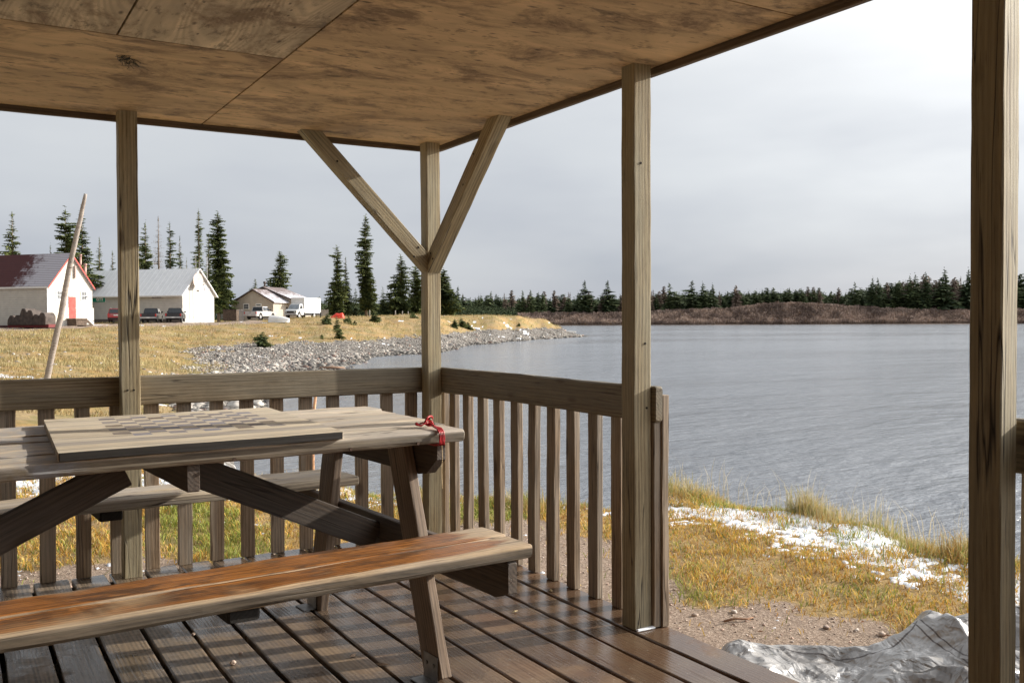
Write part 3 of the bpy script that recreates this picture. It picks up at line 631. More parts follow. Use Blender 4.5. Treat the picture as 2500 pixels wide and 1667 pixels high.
trees = [
 (33, 511, 64, 126, 'broad open-branched spruce rising behind the ridge of the red roof', dict(narrow=CON, ragged=.55, levels=30)),
 (125, 592, 26, 128, 'small spruce tip just showing over the red roof left of the leaning pole', dict(narrow=CON, levels=26)),
 (163, 506, 66, 130, 'ragged spruce behind the white gable, left of the top of the leaning pole', dict(narrow=NAR, ragged=.6, levels=34)),
 (203, 498, 58, 134, 'tall spruce behind the stovepipes, just right of the top of the leaning pole', dict(narrow=CON, ragged=.5, levels=36)),
 (245, 574, 30, 150, 'slim short spruce alone above the metal roof between the leaning pole and the post', dict(narrow=CON, levels=28)),
 (276, 607, 28, 152, 'short dark spruce half hidden by the left edge of the veranda post', dict(narrow=CON, levels=24)),
 (343, 600, 34, 156, 'low spruce just right of the veranda post above the metal roof', dict(narrow=CON, levels=24)),
 (357, 539, 50, 150, 'dark spruce left of the grey bare larch behind the metal roof', dict(narrow=CON, levels=32)),
 (389, 524, 46, 154, 'grey bare larch standing among the dark spruces behind the metal roof', dict(narrow=CON, mat='dead', ragged=.7, levels=34)),
 (417, 541, 32, 150, 'narrow spruce directly right of the grey bare larch', dict(narrow=COLM, ragged=.5, levels=32)),
 (441, 573, 30, 152, 'short spruce left of the antenna poles, last one over the metal roof', dict(narrow=CON, ragged=.5, levels=28)),
 (457, 628, 20, 153, 'small low spruce beside the antenna pole over the metal roof', dict(narrow=CON, levels=20)),
 (487, 507, 36, 142, 'very narrow tall spruce behind the white gable of the metal-roofed building', dict(narrow=COLM, ragged=.6, levels=46)),
 (511, 565, 34, 146, 'shorter spruce squeezed between the two tall ones beside the white gable', dict(narrow=COLM, ragged=.5, levels=34)),
 (534, 514, 62, 138, 'tallest thick spruce with a bare foot right beside the white gable', dict(narrow=COLM, ragged=.4, levels=56, base=.12)),
 (624, 678, 36, 175, 'small spruce peeking over the roof of the tan house', dict(narrow=CON, levels=22)),
 (684, 610, 48, 165, 'single spruce between the tan house roof and the box truck', dict(narrow=NAR, ragged=.55, levels=30)),
 (824, 599, 50, 160, 'taller of the two joined spruces above the red plastic heap', dict(narrow=COLM, ragged=.6, levels=38)),
 (845, 624, 32, 163, 'slimmer of the two joined spruces above the red plastic heap', dict(narrow=CON, ragged=.5, levels=34)),
 (894, 523, 42, 158, 'tallest columnar spruce under the left roof brace', dict(narrow=[(0, .95), (.1, 1), (.3, .9), (.5, .82), (.75, .72), (.88, .45), (.96, .3), (1, .04)], ragged=.4, levels=58)),
 (979, 620, 54, 166, 'thick spruce in front of the corner post on its left side', dict(narrow=NAR, ragged=.35, levels=38)),
 (1016, 648, 44, 170, 'spruce half hidden behind the left edge of the corner post', dict(narrow=NAR, levels=34)),
 (1084, 655, 56, 168, 'broad spruce showing right of the corner post below the brace', dict(narrow=NAR, ragged=.35, levels=36)),
]
for i, (u, vt, wp, d, lab, kw) in enumerate(trees):
    kw = dict(kw); mt = kw.pop('mat', None)
    kw.setdefault('per', 9)
    if mt: kw.update(leaf=.35, per=12)
    o = tree_px(u, vt, wp, d, 100+i, lab, mat=M_DEAD if mt else None, **kw)
    if mt: o.name = 'bare_larch'
# little spruces on the bank
for i, (u, v, wp, hp, d, lab) in enumerate([
 (641, 838, 34, 34, 77, 'round bushy young spruce alone at the top of the gravel slope'),
 (798, 788, 22, 22, 108, 'young spruce below the red plastic heap on the bank'),
 (822, 802, 14, 38, 101, 'tiny spruce pair standing in the yellow grass right of the round one'),
 (828, 820, 20, 30, 92, 'bushy little spruce just above the gravel left of the corner post'),
 (851, 790, 18, 20, 112, 'small spruce seedling right of the red plastic heap'),
 (866, 789, 10, 9, 113, 'smallest green seedling on the bank'),
 (914, 779, 24, 24, 124, 'low dark spruce bush at the foot of the columnar spruce'),
 (1008, 782, 18, 14, 137, 'low green bush touching the left side of the corner post'),
 (786, 825, 9, 10, 90, 'knee-high seedling on the edge of the gravel'),
 (1110, 784, 18, 20, 136, 'dark spruce bush just right of the corner post on the golden crest'),
 (1127, 772, 22, 22, 142, 'leafy green bush on the golden crest behind the first one'),
 (1142, 778, 18, 16, 143, 'second leafy bush on the golden crest'),
 (1267, 783, 9, 9, 166, 'tiny dark bush near the point of the spit')]):
    P = px(u, v, d); z = gz(P.x, P.y); s = d/FPX
    spruce('young_spruce', (P.x, P.y, z-.08), hp*s+.12, wp/2*s*1.25, 300+i, lab, cat='bush', mat=M_NEEDLE, levels=14, per=9, narrow=[(0, .9), (.2, 1), (.6, .75), (1, .1)], ragged=.3, base=.02, sprays=5)
# far spruces across the lake: each an object, mesh shared between kinds
far_kinds = [crown_mesh('k', 1, .17+.03*k, 500+k, narrow=[CON, NAR, CON, COLM][k], levels=24, per=7, ragged=.45, base=.02, leaf=1.25, sprays=3) for k in range(4)]
far_protos = []
def seg(u): return ('left of the middle post', 'just right of the middle post', 'above the raised brown thicket', 'in the dense group before the big post', 'at the right of the big post')[int(np.searchsorted([1520, 1790, 2080, 2380], u))]
def far_tree(u, vtop, d, k, name='far_spruce', label='dark spruce in the far forest line, ', group='far spruces ', mat=None, wide=1.0, key=None):
    x, y = at_far(u, d); z = float(far_z(np.array([u], float), np.array([d], float))[0]); H = hz(d, vtop)-z
    while len(far_protos) < 4: far_protos.append(None)
    kk = (k, 'b' if mat else 'a')
    if kk not in FP:
        V, F = far_kinds[k]; FP[kk] = np_mesh(name, V, F, mat or M_FARNEEDLE); o = FP[kk]
    else:
        o = FP[kk].copy(); COL.objects.link(o)
    o.name = name
    o.location = (x, y, z-.3); o.scale = (H*wide, H*wide, H); o.rotation_euler = (0, 0, random.random()*6.28)
    if label.endswith(', '): label += seg(u); group += seg(u)
    return tag(o, label, 'tree', group)
FP = {}
single = [(1345+0, 0)]
for u, vt, lab, wd in [(1428, 686, 'conical spruce standing clear above the shrubs, left of the two tallest before the right post', 1.3), (1484, 686, 'conical spruce standing clear above the shrubs, next to the left edge of the right post', 1.3),
    (1118, 699, 'tall spruce first in the far forest right of the corner post', 1.0), (1199, 711, 'pointed spruce above the golden crest in the far forest', 1.0), (1276, 709, 'slim taller spruce over the end of the golden spit', 1.0), (1296, 708, 'second slim taller spruce over the end of the golden spit', 1.0),
    (1635, 693, 'dense spruce first right of the middle post in front of the shrubs', 1.3), (1689, 687, 'broadest dark spruce standing in front of the shrubs across the lake', 1.5), (1716, 692, 'tall spruce just right of the broadest dark one', 1.0), (1740, 696, 'slim tall spruce second right of the broadest dark one', .9),
    (2087, 692, 'lone pointed spruce left of the tall group at the right', 1.0), (2130, 682, 'left one of a twin-topped spruce pair near the right end', .8), (2143, 682, 'right one of a twin-topped spruce pair near the right end', .8),
    (2221, 677, 'spruce with sharp tip in the tall group, third from the right post', .9), (2234, 674, 'spruce with sharp tip in the tall group, left of the gap', .9), (2260, 669, 'sharp tall spruce at the middle of the right group', .9), (2306, 662, 'tallest spruce at the right end of the far shore', 1.0), (2364, 662, 'spruce partly hidden by the big post at the far right', .9)]:
    far_tree(u, vt, 806+random.random()*8, random.choice([0, 2]), label=lab, group=None, wide=wd*1.25)
us = []
topf = lambda u: np.interp(u, [700, 1050, 1150, 1300, 1500, 1600, 1750, 1950, 2020, 2060, 2110, 2200, 2380, 2600], [727, 726, 722, 720, 722, 714, 712, 706, 712, 712, 702, 692, 690, 686])
i = 0
for u in np.linspace(1090, 2620, 215):
    uu = u+rng.normal()*4; vt = topf(uu)+rng.normal()*6+rng.random()*12
    if 2000 < uu < 2070: vt += 4
    far_tree(uu, vt, 812+rng.random()*50, int(rng.integers(0, 4)), wide=1.0+.5*rng.random())
M_FARLARCH = leaf_mat('far_bare_larch', (.13, .095, .07), (.24, .18, .14), sc=.5)
FP2 = FP
for u in list(rng.uniform(1130, 2330, 44))+[1290, 1330, 1388, 1392, 1620, 1985, 2000, 2330, 2345]:
    vt = topf(u)+rng.normal()*5-4
    far_tree(u, vt, 808+rng.random()*30, 3 if rng.random() < .5 else 0, name='far_larch', label='bare brown larch in far forest line, ', group='far bare larches ', mat=M_FARLARCH, wide=.8)
# the closed mass of the far-off wood behind
def wood_mass():
    Vs = []; Fs = []; n0 = 0
    def put(x, y, z, H, k, wd):
        nonlocal n0
        V, F = far_lo[k]; a = rng.random()*6.28; c, s = math.cos(a), math.sin(a)
        X = np.stack([x+(V[:, 0]*c-V[:, 1]*s)*H*wd, y+(V[:, 0]*s+V[:, 1]*c)*H*wd, z+V[:, 2]*H], 1); Vs.append(X); Fs.append(F+n0); n0 += len(V)
    for u in np.linspace(1080, 2900, 900):
        d = 860+rng.random()*120; x, y = at_far(u, d); z = float(far_z(np.array([u]), np.array([d]))[0]); vt = topf(u)+3+rng.random()*12
        put(x, y, z-.5, max(hz(d, vt)-z, 4), int(rng.integers(0, 3)), 1.2+.6*rng.random())
    # the wood behind the settlement on the left side of the lake
    for u in np.linspace(752, 1260, 330):
        d = 330+rng.random()*120; P = px(u, 780, d); z = 1.8; vt = np.interp(u, [752, 1100, 1260], [733, 730, 745])+rng.normal()*4+rng.random()*10
        if u > 1090: vt = max(vt, 742)
        put(P.x, P.y, z-.8, max(hz(d, vt)-z, 3), int(rng.integers(0, 3)), .9+.5*rng.random())
    for u in np.linspace(-700, 752, 300):
        d = 420+rng.random()*150; P = px(u, 780, d); vt = 742+rng.random()*14; put(P.x, P.y, 1.2, max(hz(d, vt)-1.5, 3), int(rng.integers(0, 3)), 1.1)
    # low closed foliage filling the lower part of the wood
    n = 70000; u = rng.uniform(1080, 2950, n); d = rng.uniform(845, 930, n); zt_ = CZ+(786-(np.interp(u, [700, 1050, 1150, 1300, 1500, 1600, 1750, 1950, 2020, 2060, 2110, 2200, 2380, 2600], [727, 726, 722, 720, 722, 714, 712, 706, 712, 712, 702, 692, 690, 686])+9+9*fbm(u*.15, u*0, 7, 2)))/FPX*d; z0 = far_z(u, d); z = z0+(zt_-z0)*rng.random(n)
    X = CX+d*(math.sin(YAW)+(u-1250)/FPX*math.cos(YAW)); Y = CY+d*(math.cos(YAW)-(u-1250)/FPX*math.sin(YAW)); C3 = np.stack([X, Y, z], 1); Vs.append((C3[:, None, :]+rng.normal(0, .75, (n, 3, 3))).reshape(-1, 3)); Fs.append(np.arange(3*n).reshape(n, 3)+n0); n0 += 3*n
    n = 30000; u = rng.uniform(752, 1300, n); d = rng.uniform(330, 430, n); vt = np.interp(u, [752, 1090, 1095, 1300], [738, 736, 748, 752])+8*fbm(u*.15, u*0, 9, 2); zt_ = CZ+(786-vt)/FPX*d; z = 1.0+(zt_-1.0)*rng.random(n)
    X = CX+d*(math.sin(YAW)+(u-1250)/FPX*math.cos(YAW)); Y = CY+d*(math.cos(YAW)-(u-1250)/FPX*math.sin(YAW)); k = ground_z(X, Y) > 0; C3 = np.stack([X, Y, z], 1)[k]; n = len(C3); Vs.append((C3[:, None, :]+rng.normal(0, .38, (n, 3, 3))).reshape(-1, 3)); Fs.append(np.arange(3*n).reshape(n, 3)+n0); n0 += 3*n
    tag(np_mesh('far_wood', np.concatenate(Vs), np.concatenate(Fs), M_FARNEEDLE), 'closed dark line of distant wood behind the lake and the settlement', 'forest', kind='stuff')
far_lo = [crown_mesh('lo', 1, .18, 900+k, narrow=CON, levels=13, per=6, ragged=.5, base=.0, leaf=1.6, sprays=2) for k in range(3)]
wood_mass()
for i, (u, vt) in enumerate([(868, 703), (935, 700), (946, 709), (1000, 706), (1020, 715), (780, 722), (912, 718), (960, 722)]):
    P = px(u, 780, 235); z = 1.7
    spruce('background_spruce', (P.x, P.y, z), hz(235, vt)-z, 1.9, 700+i, 'middle-distance spruce between the settlement trees and the far wood', group='middle-distance spruces left of the corner post', mat=M_FARNEEDLE, levels=22, per=7, narrow=CON, trunk=False, sprays=4)

def shrub_band():
    "brown leafless willow thicket along the far shore: thousands of thin twig slivers"
    n = 300000; u = rng.uniform(1080, 2900, n); d0 = FAR0+2+rng.random(n)**.9*66
    top = np.interp(u, [1080, 1500, 1600, 1750, 1850, 1900, 1950, 2030, 2060, 2120, 2250, 2370, 2600], [764, 764, 760, 757, 744, 740, 739, 745, 750, 752, 758, 763, 764])+8*(fbm(u*.03, u*0+2, 81, 3)-.5)
    zg = far_z(u, d0); f = (d0-FAR0)/68
    ztop = zg+(2.8+3.0*f)*(.75+.7*fbm(u*.12, d0*.11, 85, 3)); lim = CZ+(786-top)/FPX*d0
    ztop = np.where(f > .75, np.maximum(ztop, lim), np.minimum(ztop, lim))
    q = rng.random(n)**.8; z = zg+(ztop-zg)*q
    X = CX+d0*(math.sin(YAW)+(u-1250)/FPX*math.cos(YAW)); Y = CY+d0*(math.cos(YAW)-(u-1250)/FPX*math.sin(YAW))
    w_ = rng.uniform(.12, .36, n); h_ = rng.uniform(.5, 1.3, n); a = rng.random(n)*6.28; sx = rng.normal(0, .35, n); sy = rng.normal(0, .35, n)
    V = np.stack([np.stack([X-np.cos(a)*w_, Y-np.sin(a)*w_, z-h_*.5], 1), np.stack([X+np.cos(a)*w_, Y+np.sin(a)*w_, z-h_*.5], 1), np.stack([X+sx, Y+sy, np.maximum(z+h_*.5, z)], 1)], 1).reshape(-1, 3)
    F = np.arange(3*n).reshape(n, 3)
    tn = smooth(fbm(u*.05, d0*.08, 91, 3), .3, .7)[:, None]; c = np.array([.145, .105, .088])*(1-tn)+np.array([.33, .25, .205])*tn
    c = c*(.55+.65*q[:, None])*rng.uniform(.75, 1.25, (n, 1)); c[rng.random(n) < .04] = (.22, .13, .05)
    tag(np_mesh('willow_thicket', V, F, attr_mat('willow_twigs', .9, .0), colors={'tint': np.repeat(c, 3, 0)}), 'reddish brown leafless willow thicket along the far shore', 'shrubs', kind='stuff')
shrub_band()

# ------------------------------------------------------------------ grass
def blades(x, y, z, hgt, wid, lean, col, name, label):
    n = len(x); a = rng.random(n)*6.28; la = rng.random(n)*6.28; ca, sa = np.cos(a)*wid/2, np.sin(a)*wid/2
    lx, ly = np.cos(la)*lean*hgt, np.sin(la)*lean*hgt; hz_ = hgt*np.sqrt(np.clip(1-lean**2, .05, 1))
    P = np.stack([x, y, z], 1); A = P-np.stack([ca, sa, 0*ca+.004], 1); B = P+np.stack([ca, sa, 0*ca-.004], 1)
    C = P+np.stack([lx*.35+ca*.7, ly*.35+sa*.7, hz_*.62], 1); D = P+np.stack([lx*.35-ca*.7, ly*.35-sa*.7, hz_*.62], 1); E_ = P+np.stack([lx, ly, hz_*.9], 1)
    V = np.stack([A, B, C, D, E_], 1).reshape(-1, 3); k = np.arange(n)[:, None]*5
    F = np.concatenate([k+np.array([[0, 1, 2]]), k+np.array([[0, 2, 3]]), k+np.array([[3, 2, 4]])])
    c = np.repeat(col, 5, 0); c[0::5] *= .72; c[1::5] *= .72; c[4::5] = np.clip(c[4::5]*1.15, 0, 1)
    return tag(np_mesh(name, V, F, M_BLADE, colors={'tint': c}), label, 'grass', kind='stuff')
def pick(n, opts, wts):
    o = np.array(opts); i = rng.choice(len(o), n, p=np.array(wts)/sum(wts)); return o[i]*rng.uniform(.75, 1.25, (n, 1))
GOLD = [(.64, .39, .08), (.72, .48, .12), (.46, .24, .06), (.60, .47, .21), (.28, .16, .06)]
def near_grass():
    n = 520000; a = rng.uniform(-.60, .62, n); r = np.sqrt(rng.uniform(3.2**2, 17**2, n))
    keep = rng.random(n) < np.interp(r, [3, 8, 17], [1, .8, .28]); a, r = a[keep], r[keep]
    x = CX+r*np.sin(a+YAW); y = CY+r*np.cos(a+YAW); z = ground_z(x, y); zn = zones(x, y, z); dd = ddeck(x, y)
    pr = np.clip(1.05-zn[:, 0]*1.02, .0, 1)*np.where(SNOWF(x, y) > .36, .22+.78*smooth(fbm(x*5.5+8, y*5.5, 39, 3), .48, .58), 1)*(dd > .1)*(z > -1.3)*(.35+.65*smooth(fbm(x*2.6, y*2.6, 33, 3), .3, .5))
    k = rng.random(len(x)) < pr; x, y, z, zn, dd = x[k], y[k], z[k], zn[k], dd[k]; n = len(x)
    gr = zn[:, 3]; col = pick(n, GOLD, [4, 3, 3, 2, 1]); grn = pick(n, [(.27, .31, .05), (.40, .41, .10), (.17, .22, .05)], [3, 2, 2])
    isg = rng.random(n) < (.16+.70*gr); col[isg] = grn[isg]
    tuft = smooth(fbm(x*4.2, y*4.2, 37, 2), .45, .75)
    h = (.022+.030*rng.random(n)+.045*tuft)*np.where(isg, 1.2, 1); h *= np.where(SNOWF(x, y) >.36, 1.15, 1+.5*smooth(dd, 2.3, 3.2))
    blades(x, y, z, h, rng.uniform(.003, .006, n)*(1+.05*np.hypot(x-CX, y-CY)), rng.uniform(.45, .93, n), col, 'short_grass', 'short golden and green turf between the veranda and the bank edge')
def edge_grass():
    xs = []; nt_ = 520
    us = rng.uniform(-500, 2950, nt_); dE = np.interp(us, [-500, 300, 620, 1026, 1475, 1640, 1967, 2126, 2349, 2900], [13.5, 11.5, 9.4, 8.6, 8.1, 8.75, 7.85, 7.35, 6.45, 5.5])
    X = []; Hh = []; Cc = []
    for u, d in zip(us, dE):
        cl = fbm(np.array([u*.011]), np.array([3.3]), 301, 3)[0]; d2 = d+abs(rng.normal())*-.28+.12
        if rng.random() > smooth(cl, .38, .58)*.9+.12: continue
        cx = CX+d2*(math.sin(YAW)+(u-1250)/FPX*math.cos(YAW)); cy = CY+d2*(math.cos(YAW)-(u-1250)/FPX*math.sin(YAW))
        k = int(rng.uniform(60, 170)); s = rng.uniform(.05, .14); hgt = rng.uniform(.05, .12)*(.7+1.1*smooth(cl, .45, .7))*(1.35 if rng.random() < .1 else 1)
        X.append(np.stack([cx+rng.normal(0, s, k), cy+rng.normal(0, s, k)], 1)); Hh.append(hgt*rng.uniform(.4, 1.1, k))
        cc = pick(k, [(.34, .33, .10), (.24, .27, .07), (.50, .40, .17), (.58, .46, .24)], [3, 3, 2, 2]) if rng.random() < .6 else pick(k, [(.55, .36, .11), (.5, .4, .2), (.35, .2, .07), (.3, .3, .1)], [3, 3, 2, 1]); Cc.append(cc)
    # one tall straw clump and some lone stalks standing above the water line
    for (u, v, d, hgt, k, s) in ((1967, 1249, 7.75, .31, 220, .07), (1645, 1195, 8.8, .30, 160, .12), (1700, 1210, 8.5, .22, 130, .1), (2050, 1262, 7.5, .24, 150, .12), (2170, 1295, 7.1, .22, 180, .14), (2330, 1345, 6.5, .24, 160, .13)):
        P = px(u, v, d); X.append(np.stack([P.x+rng.normal(0, s, k), P.y+rng.normal(0, s, k)], 1)); Hh.append(hgt*rng.uniform(.45, 1.05, k)); Cc.append(pick(k, [(.50, .42, .22), (.60, .50, .30), (.36, .34, .12)], [3, 3, 2]))
    k = 120; u = rng.uniform(1560, 2400, k); d = np.interp(u, [1475, 1640, 1967, 2126, 2349], [8.1, 8.75, 7.85, 7.35, 6.45]); X.append(np.stack([CX+d*(math.sin(YAW)+(u-1250)/FPX*math.cos(YAW)), CY+d*(math.cos(YAW)-(u-1250)/FPX*math.sin(YAW))], 1)); Hh.append(rng.uniform(.25, .5, k)); Cc.append(pick(k, [(.6, .52, .36)], [1]))
    X = np.concatenate(X); H = np.concatenate(Hh); Cc = np.concatenate(Cc); n = len(X)
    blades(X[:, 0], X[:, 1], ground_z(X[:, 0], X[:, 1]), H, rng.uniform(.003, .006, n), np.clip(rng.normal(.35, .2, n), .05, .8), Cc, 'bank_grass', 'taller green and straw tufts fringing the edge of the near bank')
def far_grass():
    n = 230000; a = rng.uniform(-.56, .08, n); r = np.exp(rng.uniform(math.log(26), math.log(235), n)); x = CX+r*np.sin(a+YAW); y = CY+r*np.cos(a+YAW); z = ground_z(x, y); zn = zones(x, y, z)
    pr = np.clip(1-zn[:, 0]*1.4-zn[:, 1]*1.2-zn[:, 2]*.7, 0, 1)*(z > -1.35)*(.12+.88*smooth(fbm(x*.5, y*.5, 39, 3), .36, .6))
    k = rng.random(n) < pr; x, y, z, r = x[k], y[k], z[k], r[k]; n = len(x); tall = smooth(fbm(x*.16, y*.16, 43, 3), .45, .62)
    col = pick(n, [(.37, .27, .11), (.45, .34, .17), (.27, .20, .09), (.24, .225, .10), (.50, .30, .10)], [4, 2, 4, 3, 1])
    pale = pick(n, [(.52, .43, .22), (.44, .38, .19)], [1, 1]); m = rng.random(n) < tall*.7; col[m] = pale[m]
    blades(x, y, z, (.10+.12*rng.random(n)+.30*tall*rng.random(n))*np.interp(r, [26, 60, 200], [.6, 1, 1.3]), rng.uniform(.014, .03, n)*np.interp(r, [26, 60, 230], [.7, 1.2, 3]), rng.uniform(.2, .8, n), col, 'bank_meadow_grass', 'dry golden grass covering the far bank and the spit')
def snow_layer():
    m, t, b, L = newmat('thin_snow'); S(b, Roughness=.7); b.inputs['Base Color'].default_value = (.70, .72, .76, 1); b.inputs['Subsurface Weight'].default_value = 0
    g = N(t, 'ShaderNodeNewGeometry'); q = N(t, 'ShaderNodeTexNoise'); q.inputs['Scale'].default_value = 60; q.inputs['Detail'].default_value = 5; L(g.outputs['Position'], q.inputs['Vector']); bp = N(t, 'ShaderNodeBump'); bp.inputs['Strength'].default_value = .7; bp.inputs['Distance'].default_value = .01; L(q.outputs['Fac'], bp.inputs['Height']); L(bp.outputs[0], b.inputs['Normal'])
    A, Rr = np.meshgrid(np.linspace(-.58, .60, 1000), np.exp(np.linspace(math.log(4.6), math.log(17), 420)), indexing='ij'); X = CX+Rr*np.sin(A+YAW); Y = CY+Rr*np.cos(A+YAW); Z = ground_z(X, Y); dd = ddeck(X, Y)
    left = smooth(-A, .05, .35); u = 1250+FPX*np.tan(A); dE = np.interp(u, [-500, 300, 620, 1026, 1475, 1640, 1967, 2126, 2349, 2900], [15, 12, 9.6, 8.7, 8.15, 8.75, 7.85, 7.35, 6.45, 5.5]); inn = dE-Rr*np.cos(A)
    band = smooth(dd, 1.85+left*.8, 2.7+left*1.2)*(1-smooth(Rr, 14, 17)); n1 = fbm(X*1.7, Y*1.7, 211, 4); n2_ = fbm(X*8, Y*8, 221, 4); n3_ = fbm(X*21, Y*21, 231, 3)
    sc = band*(.46+.13*left)+(n1-.5)*1.3+(n2_-.5)*1.7+(n3_-.5)*1.7-.45*(1-band); h = np.clip((sc-.36)*.045, -.02, .011); Zs = Z+h-.002
    keep = (h > 0) & (Z > -1.0)
    n, k = A.shape; idx = np.arange(n*k).reshape(n, k); F = np.stack([idx[:-1, :-1], idx[:-1, 1:], idx[1:, 1:], idx[1:, :-1]], -1); kf = keep[:-1, :-1] | keep[:-1, 1:] | keep[1:, 1:] | keep[1:, :-1]; F = F[kf].reshape(-1, 4)
    used = np.unique(F); mp_ = -np.ones(n*k, int); mp_[used] = np.arange(len(used)); V = np.stack([X, Y, Zs], -1).reshape(-1, 3)[used]
    tag(np_mesh('snow', V, mp_[F], m, smooth=True), 'thin patches of snow lying on the turf near the bank edge', 'snow', kind='stuff')
    global SNOWF
    def SNOWF(x, y):
        a, r = polar(x, y); dd = ddeck(x, y); lf = smooth(-a, .05, .35); bd = smooth(dd, 1.85+lf*.8, 2.7+lf*1.2)*(1-smooth(r, 14, 17))
        return bd*(.46+.13*lf)+(fbm(x*1.7, y*1.7, 211, 4)-.5)*1.3+(fbm(x*8, y*8, 221, 4)-.5)*1.7-.45*(1-bd)
snow_layer()
near_grass(); edge_grass(); far_grass()

# ------------------------------------------------------------------ stones
def ico(sub=1):
    bm = bmesh.new(); bmesh.ops.create_icosphere(bm, subdivisions=sub, radius=1); V = np.array([v.co[:] for v in bm.verts]); F = np.array([[v.index for v in f.verts] for f in bm.faces]); bm.free(); return V, F
IV, IF = ico(1)
def stones(x, y, z, s, name, label, seed=0, cols=None):
    n = len(x); r = np.random.default_rng(seed); k = len(IV)
    B = IV[None]*(1+.28*r.normal(size=(n, k, 1)).clip(-1.5, 1.5)); B = B*np.stack([s*r.uniform(.8, 1.5, n), s*r.uniform(.7, 1.1, n), s*r.uniform(.45, .8, n)], 1)[:, None, :]
    a = r.random(n)*6.28; c, sn = np.cos(a)[:, None], np.sin(a)[:, None]; X = B[..., 0]*c-B[..., 1]*sn; Y = B[..., 0]*sn+B[..., 1]*c
    V = np.stack([X+x[:, None], Y+y[:, None], B[..., 2]+z[:, None]], -1).reshape(-1, 3); F = (IF[None]+(np.arange(n)*k)[:, None, None]).reshape(-1, 3)
    base = np.array(cols if cols else [(.44, .405, .36), (.32, .295, .27), (.52, .475, .42), (.36, .245, .20), (.17, .155, .15)]); i = r.choice(len(base), n, p=[.38, .34, .06, .08, .14] if not cols else None)
    cc = base[i]*r.uniform(.7, 1.12, (n, 1))*(1-.5*(1-smooth(z-WZ, .05, .28)))[:, None]
    return tag(np_mesh(name, V, F, attr_mat(name+'_rock', .85, 0), colors={'tint': np.repeat(cc, k, 0)}), label, 'stones', kind='stuff')
def shore_stones():
    n = 150000; a = rng.uniform(-.42, .10, n); r = np.exp(rng.uniform(math.log(28), math.log(215), n)); x = CX+r*np.sin(a+YAW); y = CY+r*np.cos(a+YAW); z = ground_z(x, y); zn = zones(x, y, z)
    k = (zn[:, 1] > .35) & (z > WZ-.12); line = np.abs(z-WZ) < .28; k &= line | (rng.random(n) < .8); x, y, z, r, line = x[k], y[k], z[k], r[k], line[k]
    s = rng.uniform(.03, .075, len(x))*(1+1.3*(rng.random(len(x)) < .06)); s = s*np.interp(r, [28, 80, 200], [.75, 1.0, 1.9])*np.where(line, 1.7, 1)
    stones(x, y, z+s*.1, s, 'shore_gravel', 'pale cobbles covering the beach of the cove and the spit', 3)
shore_stones()
def bank_stones():
    n = 700; a = rng.uniform(-.56, -.05, n); r = rng.uniform(30, 100, n); x = CX+r*np.sin(a+YAW); y = CY+r*np.cos(a+YAW); z = ground_z(x, y); zn = zones(x, y, z); k = (zn[:, 1] < .6) & (z > -1.3) & (z < .5)
    stones(x[k], y[k], z[k], rng.uniform(.04, .12, k.sum()), 'scattered_stones', 'scattered pale stones lying in the grass of the far bank', 5)
bank_stones()
def pebbles():
    n = 9000; x = rng.uniform(-4, 3.3, n); y = rng.uniform(-4.2, 3.2, n); z = ground_z(x, y); zn = zones(x, y, z); dd = ddeck(x, y); k = (zn[:, 0] > .45) & (dd > .08)
    x, y, z = x[k], y[k], z[k]; s = rng.uniform(.003, .008, len(x))*(1+1.5*(rng.random(len(x)) < .03))
    stones(x, y, z+s*.3, s, 'coarse_sand_pebbles', 'small pebbles on the sandy strip beside the deck', 9, [(.50, .40, .33), (.38, .29, .23), (.58, .50, .44), (.25, .19, .16), (.62, .44, .36)])
pebbles()
M_STONE = flat('pale_boulder', (.48, .44, .39), .85, vary=.25, scale=7, bump=.6)
def one_stone(pos, s, label, mat, group=None, cat='stone', name='boulder', seed=0, flatk=.7):
    V, F = ico(3); r = random.Random(seed); off = r.random()*50
    W = [(v[0]*s*1.25, v[1]*s, v[2]*s*flatk) for v in V]
    W = [tuple(np.array(q)*(1+.28*mnoise.noise((v[0]*1.3+off, v[1]*1.3, v[2]*1.3))+.06*mnoise.noise((v[0]*5+off, v[1]*5, v[2]*5)))) for q, v in zip(W, V)]
    o = mesh_obj(name, W, [tuple(f) for f in F], mat, smooth=True); o.location = pos; o.rotation_euler = (0, 0, r.random()*6)
    return tag(o, label, cat, group)
for i, (u, v, d, s, lab) in enumerate([(628, 986, 33, .22, 'rounded boulder at the water edge of the cove seen under the rail'), (612, 992, 32, .17, 'smaller brown boulder beside the rounded one at the cove'), (577, 985, 31.5, .30, 'light boulder partly behind a baluster under the rail')]):
    P = px(u, v, d); one_stone((P.x, P.y, gz(P.x, P.y)+s*.3), s, lab, M_STONE, seed=i)
